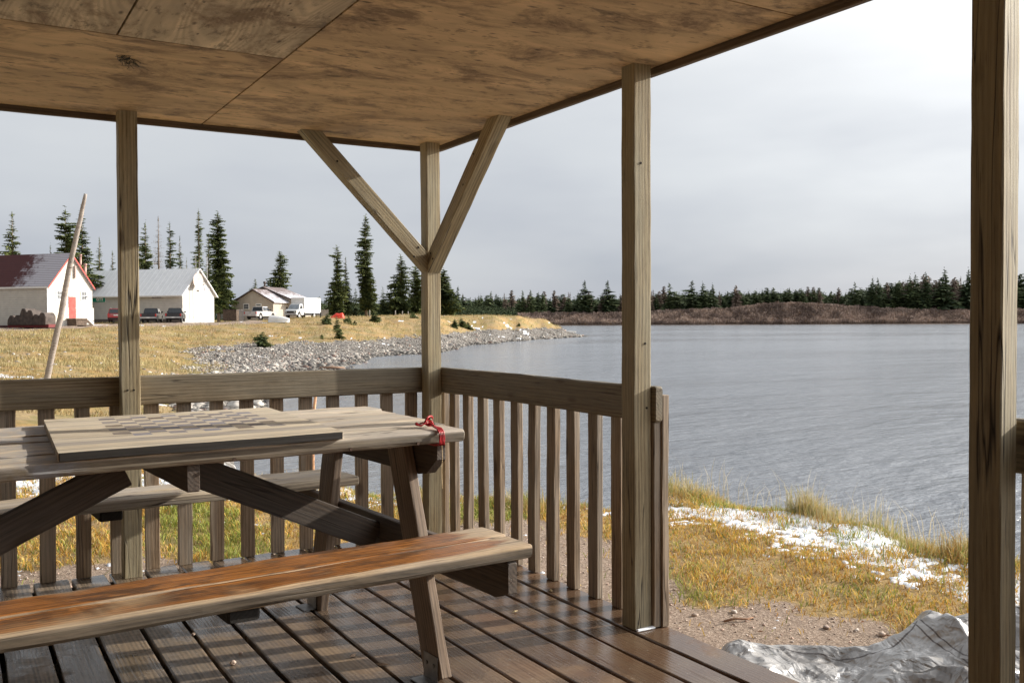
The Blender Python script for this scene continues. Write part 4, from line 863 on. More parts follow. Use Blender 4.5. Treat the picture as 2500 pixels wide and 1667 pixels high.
# sticks and leaves lying about
def litter():
    m = MB()
    for i in range(150):
        x = random.uniform(.2, 3.2); y = random.uniform(-3.6, 3.0)
        if random.random() < .4: x, y = random.uniform(-3, .5), random.uniform(.2, 3.5)
        z = gz(x, y)+.006; a = random.random()*6.28; l = random.uniform(.01, .035)*(3 if random.random() < .06 else 1); w_ = random.uniform(.003, .008)
        c, s = math.cos(a), math.sin(a)
        m.add([(x-c*l, y-s*l, z), (x+s*w_, y-c*w_, z+.006), (x+c*l, y+s*l, z+.003), (x-s*w_, y+c*w_, z+.008)], [(0, 1, 2, 3)])
    tag(m.build('leaf_litter', flat('dry_leaf', (.33, .15, .06), .8, vary=.5, scale=2)), 'scattered dry leaves and chips on the sand', 'leaves', kind='stuff')
litter()
M_STICK = flat('brown_stick', (.20, .10, .05), .8, vary=.3, scale=20)
for (u, v, ang, l, lab) in ((1805, 1510, .1, .18, 'thin reddish stick lying on the sand right of the deck'), (860, 1355, .3, .16, 'short stick on the turf seen between the balusters')):
    t_ = (-.25-CZ)/((px(u, v, 1)-Vector((CX, CY, CZ))).z); P = Vector((CX, CY, CZ))+(px(u, v, 1)-Vector((CX, CY, CZ)))*t_
    m = MB(); m.tube([(-l/2, 0, .012), (-.1*l, .012, .016), (l*.2, -.006, .012), (l/2, .01, .01)], [.006, .006, .005, .003], 6); o = m.build('stick', M_STICK, smooth=True); o.location = (P.x, P.y, gz(P.x, P.y)); o.rotation_euler = (0, 0, ang-.3); tag(o, lab, 'stick')
# ================================================================== veranda pavilion
H2 = .0445; CEIL = 2.36; RT = 1.0216; RB = .870
pav = empty('veranda_pavilion', (0, 0, 0), 0, 'weathered wooden lakeside veranda with plywood ceiling, square posts, rails and a plank deck', 'pavilion')
for k in range(-1, 28):   # deck boards run along y
    x0 = -.06-.1747*k; 
    if k == -1: xa, xb = -.0515, .112
    else: xa, xb = x0-.1747+.0085, x0-.0085
    plank('deck_board', W_DECK, pav, ((xa+xb)/2, -7.2, -.019), ((xa+xb)/2+random.uniform(-.002, .002), .12+random.uniform(-.006, .004), -.019), (1, 0, 0), xb-xa, .038, bev=.006, wob=.0022, step=.16)
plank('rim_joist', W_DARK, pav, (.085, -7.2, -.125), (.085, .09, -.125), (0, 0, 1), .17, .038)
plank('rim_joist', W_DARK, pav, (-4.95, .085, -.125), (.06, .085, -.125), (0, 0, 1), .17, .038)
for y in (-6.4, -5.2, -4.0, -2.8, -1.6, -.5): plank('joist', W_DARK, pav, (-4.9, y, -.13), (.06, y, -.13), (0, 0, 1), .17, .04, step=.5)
for (x, y, a) in ((0, 0, 0), (-1.703, 0, 0), (-3.4, 0, 0), (-4.9, 0, 0), (0, -1.9735, 0), (-.02, -3.572, R(6)), (0, -5.3, 0), (0, -7.1, 0), (-4.9, -2.4, 0), (-4.9, -4.8, 0), (-4.9, -7.1, 0), (-2.5, -7.1, 0)):
    plank('post', W_POST, pav, (x, y, 0), (x, y, CEIL+.01), (math.cos(a), math.sin(a), 0), .089, .089, bev=.0045, wob=.002, step=.09)
def rail(p0, p1): return plank('rail', W_RAIL, pav, p0, p1, (0, 0, 1), RT-RB, .038, bev=.009, wob=.0028, step=.06)
zc = (RT+RB)/2
rail((-1.690, .0635, zc), (.0445, .0635, zc)); rail((-5.0, .0635, zc-.001), (-1.698, .0635, zc-.001))
rail((.0635, -2.046, zc-.002), (.0635, .0825, zc)); rail((.0635, -7.1, zc-.003), (.0635, -3.575, zc-.003))
def baluster(p, along):
    q = Vector(p); d = random.uniform(-.003, .003); t = Vector((d, 0, 0)) if along[0] else Vector((0, d, 0))
    plank('baluster', W_BAL, pav, (q.x, q.y, .001), (q.x+t.x, q.y+t.y, RT-.035+random.uniform(-.008, .008)), along, .071+random.uniform(-.002, .002), .035, bev=.004, wob=.0022, step=.06)
xsA = [-.093, -.248, -.411, -.585, -.750, -.915, -1.083, -1.250, -1.419, -1.585, -1.752, -1.918, -2.082, -2.253]+[-2.253-.1675*i for i in range(1, 16)]
for x in xsA: baluster((x, .1005, 0), (1, 0, 0))
ysB = [-.106+.137, -.106, -.278, -.4585, -.6355, -.824, -.999, -1.1775, -1.3565, -1.539, -1.7165, -1.885, -2.0125]+[-3.625-.1675*i for i in range(20)]
for y in ysB: baluster((.1005, y, 0), (0, 1, 0))
plank('rail_stud', W_BAL, pav, (.0640, -2.0, .001), (.0640, -2.0, RB-.002), (0, 1, 0), .071, .036, bev=.004)
for k in range(30):  # unseen board wall added at the back to darken the interior
    plank('light_block_board', W_LEG, pav, (-4.99+.169*k+.084, -7.16, 0), (-4.99+.169*k+.084, -7.16, CEIL-.002), (1, 0, 0), .165, .022, bev=.003, step=.8)
for k in range(42):  # same on the left: unseen boards added to cut the sky light inside
    plank('light_block_board', W_LEG, pav, (-4.965, -7.1+.169*k, 0), (-4.965, -7.1+.169*k, CEIL-.002), (0, 1, 0), .165, .022, bev=.003, step=.8)
# braces
plank('brace', W_POST, pav, (.02, 0, 1.585), (-.84, 0, 2.455), (0, 1, 0), .084, .084, bev=.004, wob=.0012)
plank('brace', W_POST, pav, (0, .02, 1.585), (0, -.935, 2.455), (1, 0, 0), .084, .084, bev=.004, wob=.0012)
M_HOLE = flat('dark_screw_hole', (.015, .01, .008), .9)
for (x, z) in ((-.13, 1.68), (-.10, 1.735), (-.60, 2.20)):
    m = MB(); m.tube([(x, -.0435, z), (x, -.0415, z)], .0065, 8); m.build('screw_hole', M_HOLE, pav)
for (y, z) in ((-.115, 1.665), (-.085, 1.70), (-.50, 2.05), (-.62, 2.2)):
    m = MB(); m.tube([(-.0435, y, z), (-.0415, y, z)], .0065, 8); m.build('screw_hole', M_HOLE, pav)
for (x, y, z) in ((-1.72, 0, .955), (-1.69, 0, .955), (.012, -1.9735, 1.2), (-.01, -1.9735, 1.95), (.02, -1.9735, .93)):
    m = MB(); m.tube([(x, y-.0462, z), (x, y-.044, z)], .005, 8); m.build('screw_head', M_HOLE, pav)
# plywood ceiling sheets, small gaps between them
def sheet(x0, x1, y0, y1, mat, along_y=False):
    g = .004; m = MB(); cx, cy = (x0+x1)/2, (y0+y1)/2; w_, h_ = (x1-x0)/2-g, (y1-y0)/2-g
    if along_y: m.box(-h_, h_, -w_, w_, 0, .012); M = Matrix.Translation((cx, cy, CEIL))@Matrix.Rotation(R(90), 4, 'Z')
    else: m.box(-w_, w_, -h_, h_, 0, .012); M = Matrix.Translation((cx, cy, CEIL))
    m.build('ceiling_sheet', mat, pav, M)
sheet(-1.308, .078, -2.775, .105, PLY_A); sheet(-1.308, .078, -5.0, -2.775, PLY_A); sheet(-1.308, .078, -7.2, -5.0, PLY_A)
sheet(-3.75, -1.308, -1.35, .105, PLY_A); sheet(-5.05, -3.75, -1.35, .105, PLY_A)
sheet(-1.94, -1.308, -3.79, -1.35, PLY_B, True); sheet(-3.16, -1.94, -3.79, -1.35, PLY_B, True); sheet(-5.05, -3.16, -3.79, -1.35, PLY_B, True); sheet(-5.05, -1.308, -7.2, -3.79, PLY_B)
plank('fascia', W_FASC, pav, (.091, -7.25, 2.40), (.091, .131, 2.40), (0, 0, 1), .14, .024, bev=.003)
plank('fascia', W_FASC, pav, (-5.1, .119, 2.401), (.078, .119, 2.401), (0, 0, 1), .14, .024, bev=.003)
m = MB(); m.add([(-5.1, -7.25, 2.475), (.10, -7.25, 2.475), (.10, .128, 2.475), (-5.1, .128, 2.475), (-2.5, -3.6, 3.3)], [(3, 2, 1, 0), (0, 1, 4), (1, 2, 4), (2, 3, 4), (3, 0, 4)]); m.build('roof', flat('roof_shingle', (.12, .09, .08), .9), pav)
# batten marks on the ceiling
M_FROST = flat('frost', (.82, .85, .9), .6, vary=.05, scale=60, bump=.5)
plank('frost_line', M_FROST, pav, (-.043, -2.029, .004), (.052, -2.030, .004), (0, 1, 0), .016, .010, bev=.004, wob=.004, step=.006)

# ================================================================== picnic table
TX, TY, TZ = -1.88, -1.594, R(4.1)
tab = empty('picnic_table', (TX, TY, 0), TZ, 'weathered grey wooden picnic table with attached benches and a checkered playing field on its top', 'table')
TL = 1.04; ZT = .90; TH = .046
bw = 1.08/6
for i in range(6):
    y = -.54+bw*(i+.5)
    plank('tabletop_board', W_TOP, tab, (-TL-random.uniform(0, .01), y, ZT-TH/2), (.985+.024*i-random.uniform(0, .006), y, ZT-TH/2), (0, 1, 0), bw-.007, TH, bev=.009 if i else .014, wob=.0028, step=.05)
# raised panel with the squares
PW = 1.035
m = MB(); m.box(0, .88, 0, PW-.0, 0, .020); 
pan = plank('game_panel', W_PANEL, tab, (-.33, -.03, ZT+.0135), (.55, -.03, ZT+.0135), (0, 1, 0), PW, .027, bev=.002, wob=.0008, shear=.115)
plank('panel_edge_strip', W_BLACK, tab, (-.387, -.5515, ZT+.0125), (.485, -.5495, ZT+.0125), (0, 0, 1), .024, .008, bev=.002, wob=.0015)
M_ICE = flat('frosted_grey_wood', (.34, .34, .36), .6, vary=.4, scale=25, bump=.5)
# benches
for s, yb in ((-1, -.80), (1, .83)):
    for j in (-1, 1):
        plank('bench_board', (W_BENCH if j < 0 else W_BENCH2) if s < 0 else W_TABLE, tab, (-TL, yb+j*.0835, .555-TH/2), ((.985 if s < 0 else 1.13)+random.uniform(-.006, .006), yb+j*.0835, .555-TH/2), (0, 1, 0), .160, TH, bev=.013, wob=.0035, step=.04)
    plank('bench_cleat', W_BLACK, tab, (0.012, yb-.135, .488), (0.012, yb+.135, .488), (1, 0, 0), .092, .040, bev=.008)
for s in (-1, 1):
    xo = s*.90; xi = s*.857
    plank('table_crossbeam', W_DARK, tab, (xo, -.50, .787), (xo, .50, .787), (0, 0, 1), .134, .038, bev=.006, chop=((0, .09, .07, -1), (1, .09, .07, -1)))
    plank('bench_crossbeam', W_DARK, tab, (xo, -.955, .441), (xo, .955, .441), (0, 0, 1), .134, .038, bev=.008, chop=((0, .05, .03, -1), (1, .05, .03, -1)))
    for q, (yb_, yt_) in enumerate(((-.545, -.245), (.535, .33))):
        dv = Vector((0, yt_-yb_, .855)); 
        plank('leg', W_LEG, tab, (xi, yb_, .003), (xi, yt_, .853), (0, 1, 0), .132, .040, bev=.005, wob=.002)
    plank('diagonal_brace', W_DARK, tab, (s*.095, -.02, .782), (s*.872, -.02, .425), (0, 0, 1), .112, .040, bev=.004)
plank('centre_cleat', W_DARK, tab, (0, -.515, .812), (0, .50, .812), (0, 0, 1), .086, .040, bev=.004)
for s, yb_ in ((1, -.545), (1, .535), (-1, -.545), (-1, .535)):
    m = MB(); x = s*.857-.0225; y = yb_+.02
    m.box(x-.003, x, y-.055, y+.045, .004, .095); m.box(x-.060, x-.003, y-.055, y+.045, .001, .005)
    for yy in (y-.03, y+.022): m.tube([(x-.007, yy, .06), (x-.003, yy, .06)], .008, 6)
    m.build('foot_bracket', M_METAL, tab, bevel=.001)
for x in (-.55, .12, .52, .78): 
    m = MB(); m.tube([(x, -.5435, .862), (x, -.5385, .862)], .006, 8); m.build('screw_head', M_RUST, tab)
# grey frost beside the raised panel
def tloc(x, y, z): return Matrix.Translation((TX, TY, 0))@Matrix.Rotation(TZ, 4, 'Z')@Vector((x, y, z))
# red cord knotted over the near right edge of the tabletop
M_CORD = flat('red_cord_fibre', (.42, .012, .018), .45, vary=.3, scale=120)
def cord():
    m = MB(); Y0 = -.548
    for i, dx in enumerate((-.009, -.003, .003, .009)):
        pts = [(.888, -.43, ZT+.014), (.886, -.45+.004*i, ZT+.014+.002*i), (.880+dx*.5, -.49, ZT+.010), (.876+dx, -.525, ZT+.008), (.872+dx, Y0-.002, ZT-.004), (.873+dx, Y0-.004, ZT-.025), (.873+dx, Y0-.002, ZT-TH-.003), (.868+dx, Y0+.02, ZT-TH-.006), (.86, -.44, ZT-TH-.005)]
        sm = []
        for a, b_ in zip(pts[:-1], pts[1:]): sm += [Vector(a).lerp(Vector(b_), t_) for t_ in (0, .5)]
        m.tube(sm+[pts[-1]], .0032, 6)
    # knot and two loops lying on the board
    for k in range(3):
        c0 = Vector((.888+.004*k, -.43+.006*k, ZT+.018+.006*k)); rr = .016+.004*k
        m.tube([c0+Vector((math.cos(a)*rr, math.sin(a+k)*rr*.8, math.sin(a)*rr*.55)) for a in np.linspace(0, 6.3, 15)], .0034, 6)
    for (dx, dy) in ((-.05, .005), (-.038, .02)):
        c0 = Vector((.885, -.43, ZT+.012)); m.tube([c0+Vector((dx*.5*(1-math.cos(a)), dy*.5*(1-math.cos(a))+.012*math.sin(a), .012*abs(math.sin(a*1.5))-.004)) for a in np.linspace(0, 6.28, 17)], .003, 6)
    o = m.build('knotted_cord', M_CORD, smooth=True); o.location = (TX, TY, 0); o.rotation_euler = (0, 0, TZ)
    tag(o, 'red cord knotted round the near right edge of the picnic table top', 'cord')
    m = MB(); m.tube([(.895, -.415, ZT+.032), (.905, -.410, ZT+.028), (.925, -.405, ZT+.010)], [.006, .0075, .004], 7); m.build('cord_end_clip', flat('dark_brass', (.07, .045, .02), .45, .6), o, smooth=True)
    m = MB(); m.tube([(.873, -.55, ZT-TH-.004), (.8735, -.552, ZT-TH-.05), (.871, -.551, ZT-TH-.10), (.8735, -.5515, ZT-TH-.16)], .0012, 5); m.build('loose_strand', flat('pale_string', (.6, .45, .25), .7), o)
cord()
# pebbles and bits on the deck
for i, (u, v, s, lab) in enumerate([(472, 1549, .008, 'small pale pebble caught in a deck gap under the near bench'), (569, 1620, .0115, 'largest pinkish pebble on the deck boards below the near bench'), (588, 1596, .008, 'small pointed pebble behind the largest pink one on the deck')]):
    q = px(u, v, 1)-Vector((CX, CY, CZ)); P = Vector((CX, CY, CZ))+q*(-CZ/q.z); one_stone((P.x, P.y, s*.5), s, lab, flat('pink_pebble%d' % i, (.50, .38, .31), .8, vary=.3, scale=90), cat='pebble', name='pebble', seed=20+i)
for i, (u, v, lab) in enumerate([(1257, 1495, 'small pale curled leaf on the wet boards right of the table leg'), (1345, 1443, 'tiny yellow leaf on the wet boards near the balusters'), (935, 1624, 'crumbled brown bark bit left of the foot bracket'), (862, 1602, 'small dark bark crumb beside a deck gap')]):
    q = px(u, v, 1)-Vector((CX, CY, CZ)); P = Vector((CX, CY, CZ))+q*(-CZ/q.z); m = MB(); c = .018 if i < 2 else .03
    m.add([(-c, 0, .001), (-.2*c, -.35*c, .004), (c, -.1*c, .006), (.3*c, .35*c, .002), (0, 0, .009)], [(0, 1, 4), (1, 2, 4), (2, 3, 4), (3, 0, 4)])
    o = m.build('leaf' if i < 2 else 'bark_bit', flat('litter%d' % i, (.55, .45, .25) if i < 2 else (.20, .13, .08), .8)); o.location = (P.x, P.y, .002); o.rotation_euler = (0, 0, i*1.3); tag(o, lab, 'leaf' if i < 2 else 'bark')
# tangle of dead twigs hanging from the ceiling seam
q = px(308, 143, 1)-Vector((CX, CY, CZ)); P = Vector((CX, CY, CZ))+q*((CEIL-CZ)/q.z); m = MB(); r_ = random.Random(4)
for k in range(34):
    p0 = Vector((r_.uniform(-.03, .03), r_.uniform(-.05, .05), 0)); pts = [p0]
    for j in range(4): pts.append(pts[-1]+Vector((r_.uniform(-.011, .011), r_.uniform(-.02, .02), -r_.uniform(-.002, .009))))
    m.tube(pts, .0011, 4)
o = m.build('lichen_tuft', flat('dark_lichen', (.06, .06, .05), .9)); o.location = (P.x, P.y, CEIL-.001); o.rotation_euler = (0, 0, -.5); tag(o, 'dark tangled tuft of lichen stuck to the plywood ceiling', 'lichen')

# ================================================================== grey tarpaulin beside the deck
def tarp():
    m_, t, b, L = newmat('silver_tarpaulin'); S(b, Roughness=.32, Metallic=.3)
    tc = N(t, 'ShaderNodeTexCoord'); nz = N(t, 'ShaderNodeTexNoise'); nz.inputs['Scale'].default_value = 3.5; nz.inputs['Detail'].default_value = 6; L(tc.outputs['Object'], nz.inputs['Vector'])
    cr = N(t, 'ShaderNodeValToRGB'); cr.color_ramp.elements[0].position = .35; cr.color_ramp.elements[0].color = (.20, .185, .175, 1); cr.color_ramp.elements[1].position = .65; cr.color_ramp.elements[1].color = (.44, .43, .42, 1); L(nz.outputs['Fac'], cr.inputs[0])
    # stitched double seams
    sp = N(t, 'ShaderNodeVertexColor', layer_name='uvw'); ss = N(t, 'ShaderNodeSeparateColor'); L(sp.outputs['Color'], ss.inputs[0])
    def near(v, c0, w_):
        a = N(t, 'ShaderNodeMath', operation='SUBTRACT'); L(v, a.inputs[0]); a.inputs[1].default_value = c0; d = N(t, 'ShaderNodeMath', operation='ABSOLUTE'); L(a.outputs[0], d.inputs[0]); e = N(t, 'ShaderNodeMath', operation='LESS_THAN'); L(d.outputs[0], e.inputs[0]); e.inputs[1].default_value = w_; return e.outputs[0]
    acc = None
    for c0 in (.47, .49, .66, .68, .84, .855):
        v = near(ss.outputs[0], c0, .0022)
        if acc is None: acc = v
        else:
            q = N(t, 'ShaderNodeMath', operation='MAXIMUM'); L(acc, q.inputs[0]); L(v, q.inputs[1]); acc = q.outputs[0]
    q = N(t, 'ShaderNodeMath', operation='MAXIMUM'); L(acc, q.inputs[0]); L(near(ss.outputs[1], .13, .004), q.inputs[1]); acc = q.outputs[0]
    q = N(t, 'ShaderNodeMath', operation='MULTIPLY'); L(acc, q.inputs[0]); q.inputs[1].default_value = .8
    mx = N(t, 'ShaderNodeMixRGB'); L(q.outputs[0], mx.inputs[0]); L(cr.outputs[0], mx.inputs[1]); mx.inputs[2].default_value = (.05, .035, .03, 1); L(mx.outputs[0], b.inputs['Base Color'])
    n2 = N(t, 'ShaderNodeTexNoise'); n2.inputs['Scale'].default_value = 6; n2.inputs['Detail'].default_value = 3; n2.inputs['Distortion'].default_value = .8; L(tc.outputs['Object'], n2.inputs['Vector'])
    bp = N(t, 'ShaderNodeBump'); bp.inputs['Strength'].default_value = .9; bp.inputs['Distance'].default_value = .03
    hs = []
    for sc_, am in ((5.5, 1.0), (15, .45)):
        wp_ = N(t, 'ShaderNodeVectorMath', operation='MULTIPLY_ADD'); L(n2.outputs['Color'], wp_.inputs[0]); wp_.inputs[1].default_value = (.22, .22, .22); L(tc.outputs['Object'], wp_.inputs[2])
        vo = N(t, 'ShaderNodeTexVoronoi', feature='F1'); vo.inputs['Scale'].default_value = sc_; L(wp_.outputs[0], vo.inputs['Vector']); q = N(t, 'ShaderNodeMath', operation='MULTIPLY'); L(vo.outputs['Distance'], q.inputs[0]); q.inputs[1].default_value = am; hs.append(q.outputs[0])
    q = N(t, 'ShaderNodeMath', operation='ADD'); L(hs[0], q.inputs[0]); L(hs[1], q.inputs[1]); L(q.outputs[0], bp.inputs['Height']); L(bp.outputs[0], b.inputs['Normal'])
    ns, ntt = 240, 150; s = np.linspace(0, 1, ns); tt = np.linspace(0, 1, ntt); Sg, T = np.meshgrid(s, tt, indexing='ij')
    # back outline on the ground, from its tip beside the deck to beyond the big post
    bx = np.interp(s, [0, .12, .3, .45, .6, .75, 1], [.55, .83, 1.10, 1.30, 1.52, 1.80, 2.25]); by = np.interp(s, [0, .12, .3, .45, .6, .75, 1], [-1.86, -1.98, -2.26, -2.26, -2.20, -2.22, -2.55])
    X = bx[:, None]+(-.36*T-.10*Sg*T); Y = by[:, None]-T*(.55+1.1*Sg)
    rid = lambda c0, w_, h, sl: h*np.exp(-np.abs((Sg-c0-sl*T)/w_)**1.25)
    Hh = .022+rid(.60, .13, .17, -.16)*smooth(T, -.10, .16)*(1-.35*T)+rid(.88, .11, .17, -.10)*smooth(T, -.10, .14)+.03*np.exp(-((T-.10)/.09)**2)+rid(.04, .04, .045, .05)*(1-.6*T)+rid(.30, .14, .03, .25)
    fx, fy = X*3, Y*3; rg = 1-np.abs(2*fbm(fx*.9+4, fy*.9, 121, 2)-1)
    Hh = Hh+.06*(rg-.75)*smooth(T, 0, .2)+.026*(1-np.abs(2*fbm(fx*3, fy*3, 131, 2)-1)-.7)*smooth(T, 0, .1)
    rt = np.random.default_rng(12)
    for q in range(9):   # sharp random creases
        an = rt.random()*3.14; fq = rt.uniform(2.2, 9.0); wv = (X*math.cos(an)+Y*math.sin(an))*fq+.5*(fbm(X*2.5, Y*2.5, 400+q, 2)-.5)*fq*.5+rt.random()*5
        Hh = Hh+(np.abs((wv % 2)-1)-.5)*.085/fq**1.05*smooth(T, -.02, .1)*(fbm(X*1.7+q, Y*1.7, 420+q, 2) > .42)
    edge = smooth(np.minimum(np.minimum(T*1.0, (1-T)), np.minimum(Sg*1.6, (1-Sg))), 0, .035); Z = ground_z(X, Y)+.006+np.maximum(Hh, .006)*edge
    idx = np.arange(ns*ntt).reshape(ns, ntt); F = np.stack([idx[:-1, :-1], idx[:-1, 1:], idx[1:, 1:], idx[1:, :-1]], -1).reshape(-1, 4)
    o = np_mesh('tarpaulin', np.stack([X, Y, Z], -1).reshape(-1, 3), F, m_, smooth=True, colors={'uvw': np.stack([Sg, T, 0*T], -1).reshape(-1, 3)})
    tag(o, 'crumpled silver grey tarpaulin lying on the sand beside the deck', 'tarpaulin')
    sd = o.modifiers.new('thickness', 'SOLIDIFY'); sd.thickness = .003
tarp()

# ================================================================== poles
def lean_pole():
    base = px(101, 985, 23); z = gz(base.x, base.y); top = px(209, 474, 22.2); b0 = Vector((base.x, base.y, z-.3))
    ctrl = [px(113, 935, 22.9), px(130, 850, 22.8), px(148, 775, 22.7), px(160, 705, 22.6), px(171, 645, 22.5), px(184, 590, 22.4), px(199, 520, 22.3), top]
    pts = [b0]+ctrl; sm = []
    for i in range(len(pts)-1):
        for k in range(5): sm.append(pts[i].lerp(pts[i+1], k/5)+Vector((mnoise.noise((i*1.7+k*.3, 0, 0))*.012, 0, 0)))
    sm.append(top); rs = [np.interp(i/(len(sm)-1), [0, .3, .8, 1], [.078, .070, .056, .038])*(1+.06*mnoise.noise((i*.9, 5, 0))) for i in range(len(sm))]
    c = Vector(b0); m = MB(); m.tube([p-c for p in sm], rs, 12); o = m.build('leaning_pole', W_BARK, smooth=True); o.location = c
    tag(o, 'tall weathered peeled log pole leaning to the right in front of the white gable', 'pole')
lean_pole()
P0 = px(763, 1030, 12); P1 = px(772, 955, 11.9); m = MB(); m.tube([Vector((P0.x, P0.y, gz(P0.x, P0.y)-.1)), P0, P1], [.024, .022, .018], 8); tag(m.build('thin_pole', flat('orange_brown_bark', (.50, .26, .13), .7, vary=.4, scale=30), smooth=True), 'thin orange brown pole standing at the bank edge, seen between balusters above the table', 'pole')
P0 = px(128, 1010, 19); P1 = px(185, 1014, 18.8)
m = MB(); m.tube([(P0.x, P0.y, gz(P0.x, P0.y)+.05), (P1.x, P1.y, gz(P1.x, P1.y)+.07)], [.06, .07], 8); tag(m.build('driftwood_log', flat('bleached_log', (.62, .58, .54), .8, vary=.2, scale=12), smooth=True), 'bleached log lying on the snowy bank, seen under the rail at the left', 'log')
for (u, v, d, l, a, lab) in ((810, 893, 58, 1.5, .35, 'brown driftwood plank at the water line of the cove'), (1380, 815, 178, 4.2, .3, 'pale bleached log near the tip of the spit')):
    P = px(u, v, d); m = MB(); m.tube([(-l/2, 0, .1), (0, .06, .14), (l/2, 0, .1)], [.10, .09, .06], 7); o = m.build('driftwood', flat('driftwood%d' % u, (.33, .20, .13) if u == 810 else (.6, .56, .5), .85, vary=.3), smooth=True); o.location = (P.x, P.y, gz(P.x, P.y)); o.rotation_euler = (0, 0, -YAW+a*.3); tag(o, lab, 'driftwood')
# ================================================================== settlement
EX = Vector((.656, -.755, 0)); EY = Vector((.755, .656, 0)); RZ = math.atan2(EX.y, EX.x)   # local x = out of the lit gable, local y = along it to the right
def siding(name, col, pitch, rough=.7, horizontal=True, vary=.08):
    m, t, b, L = newmat(name); S(b, Roughness=rough)
    tc = N(t, 'ShaderNodeTexCoord'); s = N(t, 'ShaderNodeSeparateXYZ'); L(tc.outputs['Object'], s.inputs[0])
    q = N(t, 'ShaderNodeMath', operation='MULTIPLY'); L(s.outputs[2 if horizontal else 0], q.inputs[0]); q.inputs[1].default_value = 1/pitch
    f = N(t, 'ShaderNodeMath', operation='FRACT'); L(q.outputs[0], f.inputs[0]); mr = N(t, 'ShaderNodeMapRange'); mr.inputs[1].default_value = 0; mr.inputs[2].default_value = .14; L(f.outputs[0], mr.inputs[0])
    nz = N(t, 'ShaderNodeTexNoise'); nz.inputs['Scale'].default_value = 1.5; nz.inputs['Detail'].default_value = 6; L(tc.outputs['Object'], nz.inputs['Vector'])
    m2 = N(t, 'ShaderNodeMapRange'); m2.inputs[1].default_value = .3; m2.inputs[2].default_value = .7; m2.inputs[3].default_value = 1-vary; m2.inputs[4].default_value = 1+vary; L(nz.outputs['Fac'], m2.inputs[0])
    m3 = N(t, 'ShaderNodeMath', operation='MULTIPLY_ADD'); L(mr.outputs[0], m3.inputs[0]); m3.inputs[1].default_value = .25; m3.inputs[2].default_value = .75
    m4 = N(t, 'ShaderNodeMath', operation='MULTIPLY'); L(m2.outputs[0], m4.inputs[0]); L(m3.outputs[0], m4.inputs[1])
    hv = N(t, 'ShaderNodeHueSaturation'); hv.inputs['Color'].default_value = (*col, 1); L(m4.outputs[0], hv.inputs['Value']); L(hv.outputs[0], b.inputs['Base Color'])
    bp = N(t, 'ShaderNodeBump'); bp.inputs['Strength'].default_value = .6; bp.inputs['Distance'].default_value = .03; L(mr.outputs[0], bp.inputs['Height']); L(bp.outputs[0], b.inputs['Normal'])
    return m
M_WHITE = siding('white_clapboard', (.56, .53, .47), .22); M_WHITE2 = siding('white_siding', (.56, .545, .51), .25); M_TAN = siding('tan_siding', (.47, .41, .34), .2)
M_TRIMW = flat('white_trim', (.78, .77, .74), .5, vary=.05); M_RED = flat('faded_red_paint', (.42, .065, .05), .7, vary=.35, scale=2.5)
M_DARKTRIM = flat('dark_brown_trim', (.07, .045, .04), .6); M_CONC = flat('concrete', (.46, .44, .40), .9, vary=.15, scale=2, bump=.3); M_PEB = flat('pebbledash', (.56, .51, .43), .95, vary=.45, scale=9, bump=.8)
M_GLASS = flat('window_glass', (.05, .055, .06), .12, vary=.4, scale=2, spec=.8); M_PANE = flat('grey_window_pane', (.13, .135, .14), .3, vary=.5, scale=3); M_CURT = flat('curtained_glass', (.36, .36, .35), .3, vary=.3, scale=2)
M_BLACK = flat('black_rubber', (.015, .015, .016), .8); M_DWOOD = flat('old_dark_boards', (.10, .07, .05), .9, vary=.4, scale=4); M_GREYW = siding('grey_fence_boards', (.33, .30, .27), .14, .9, False, .2)
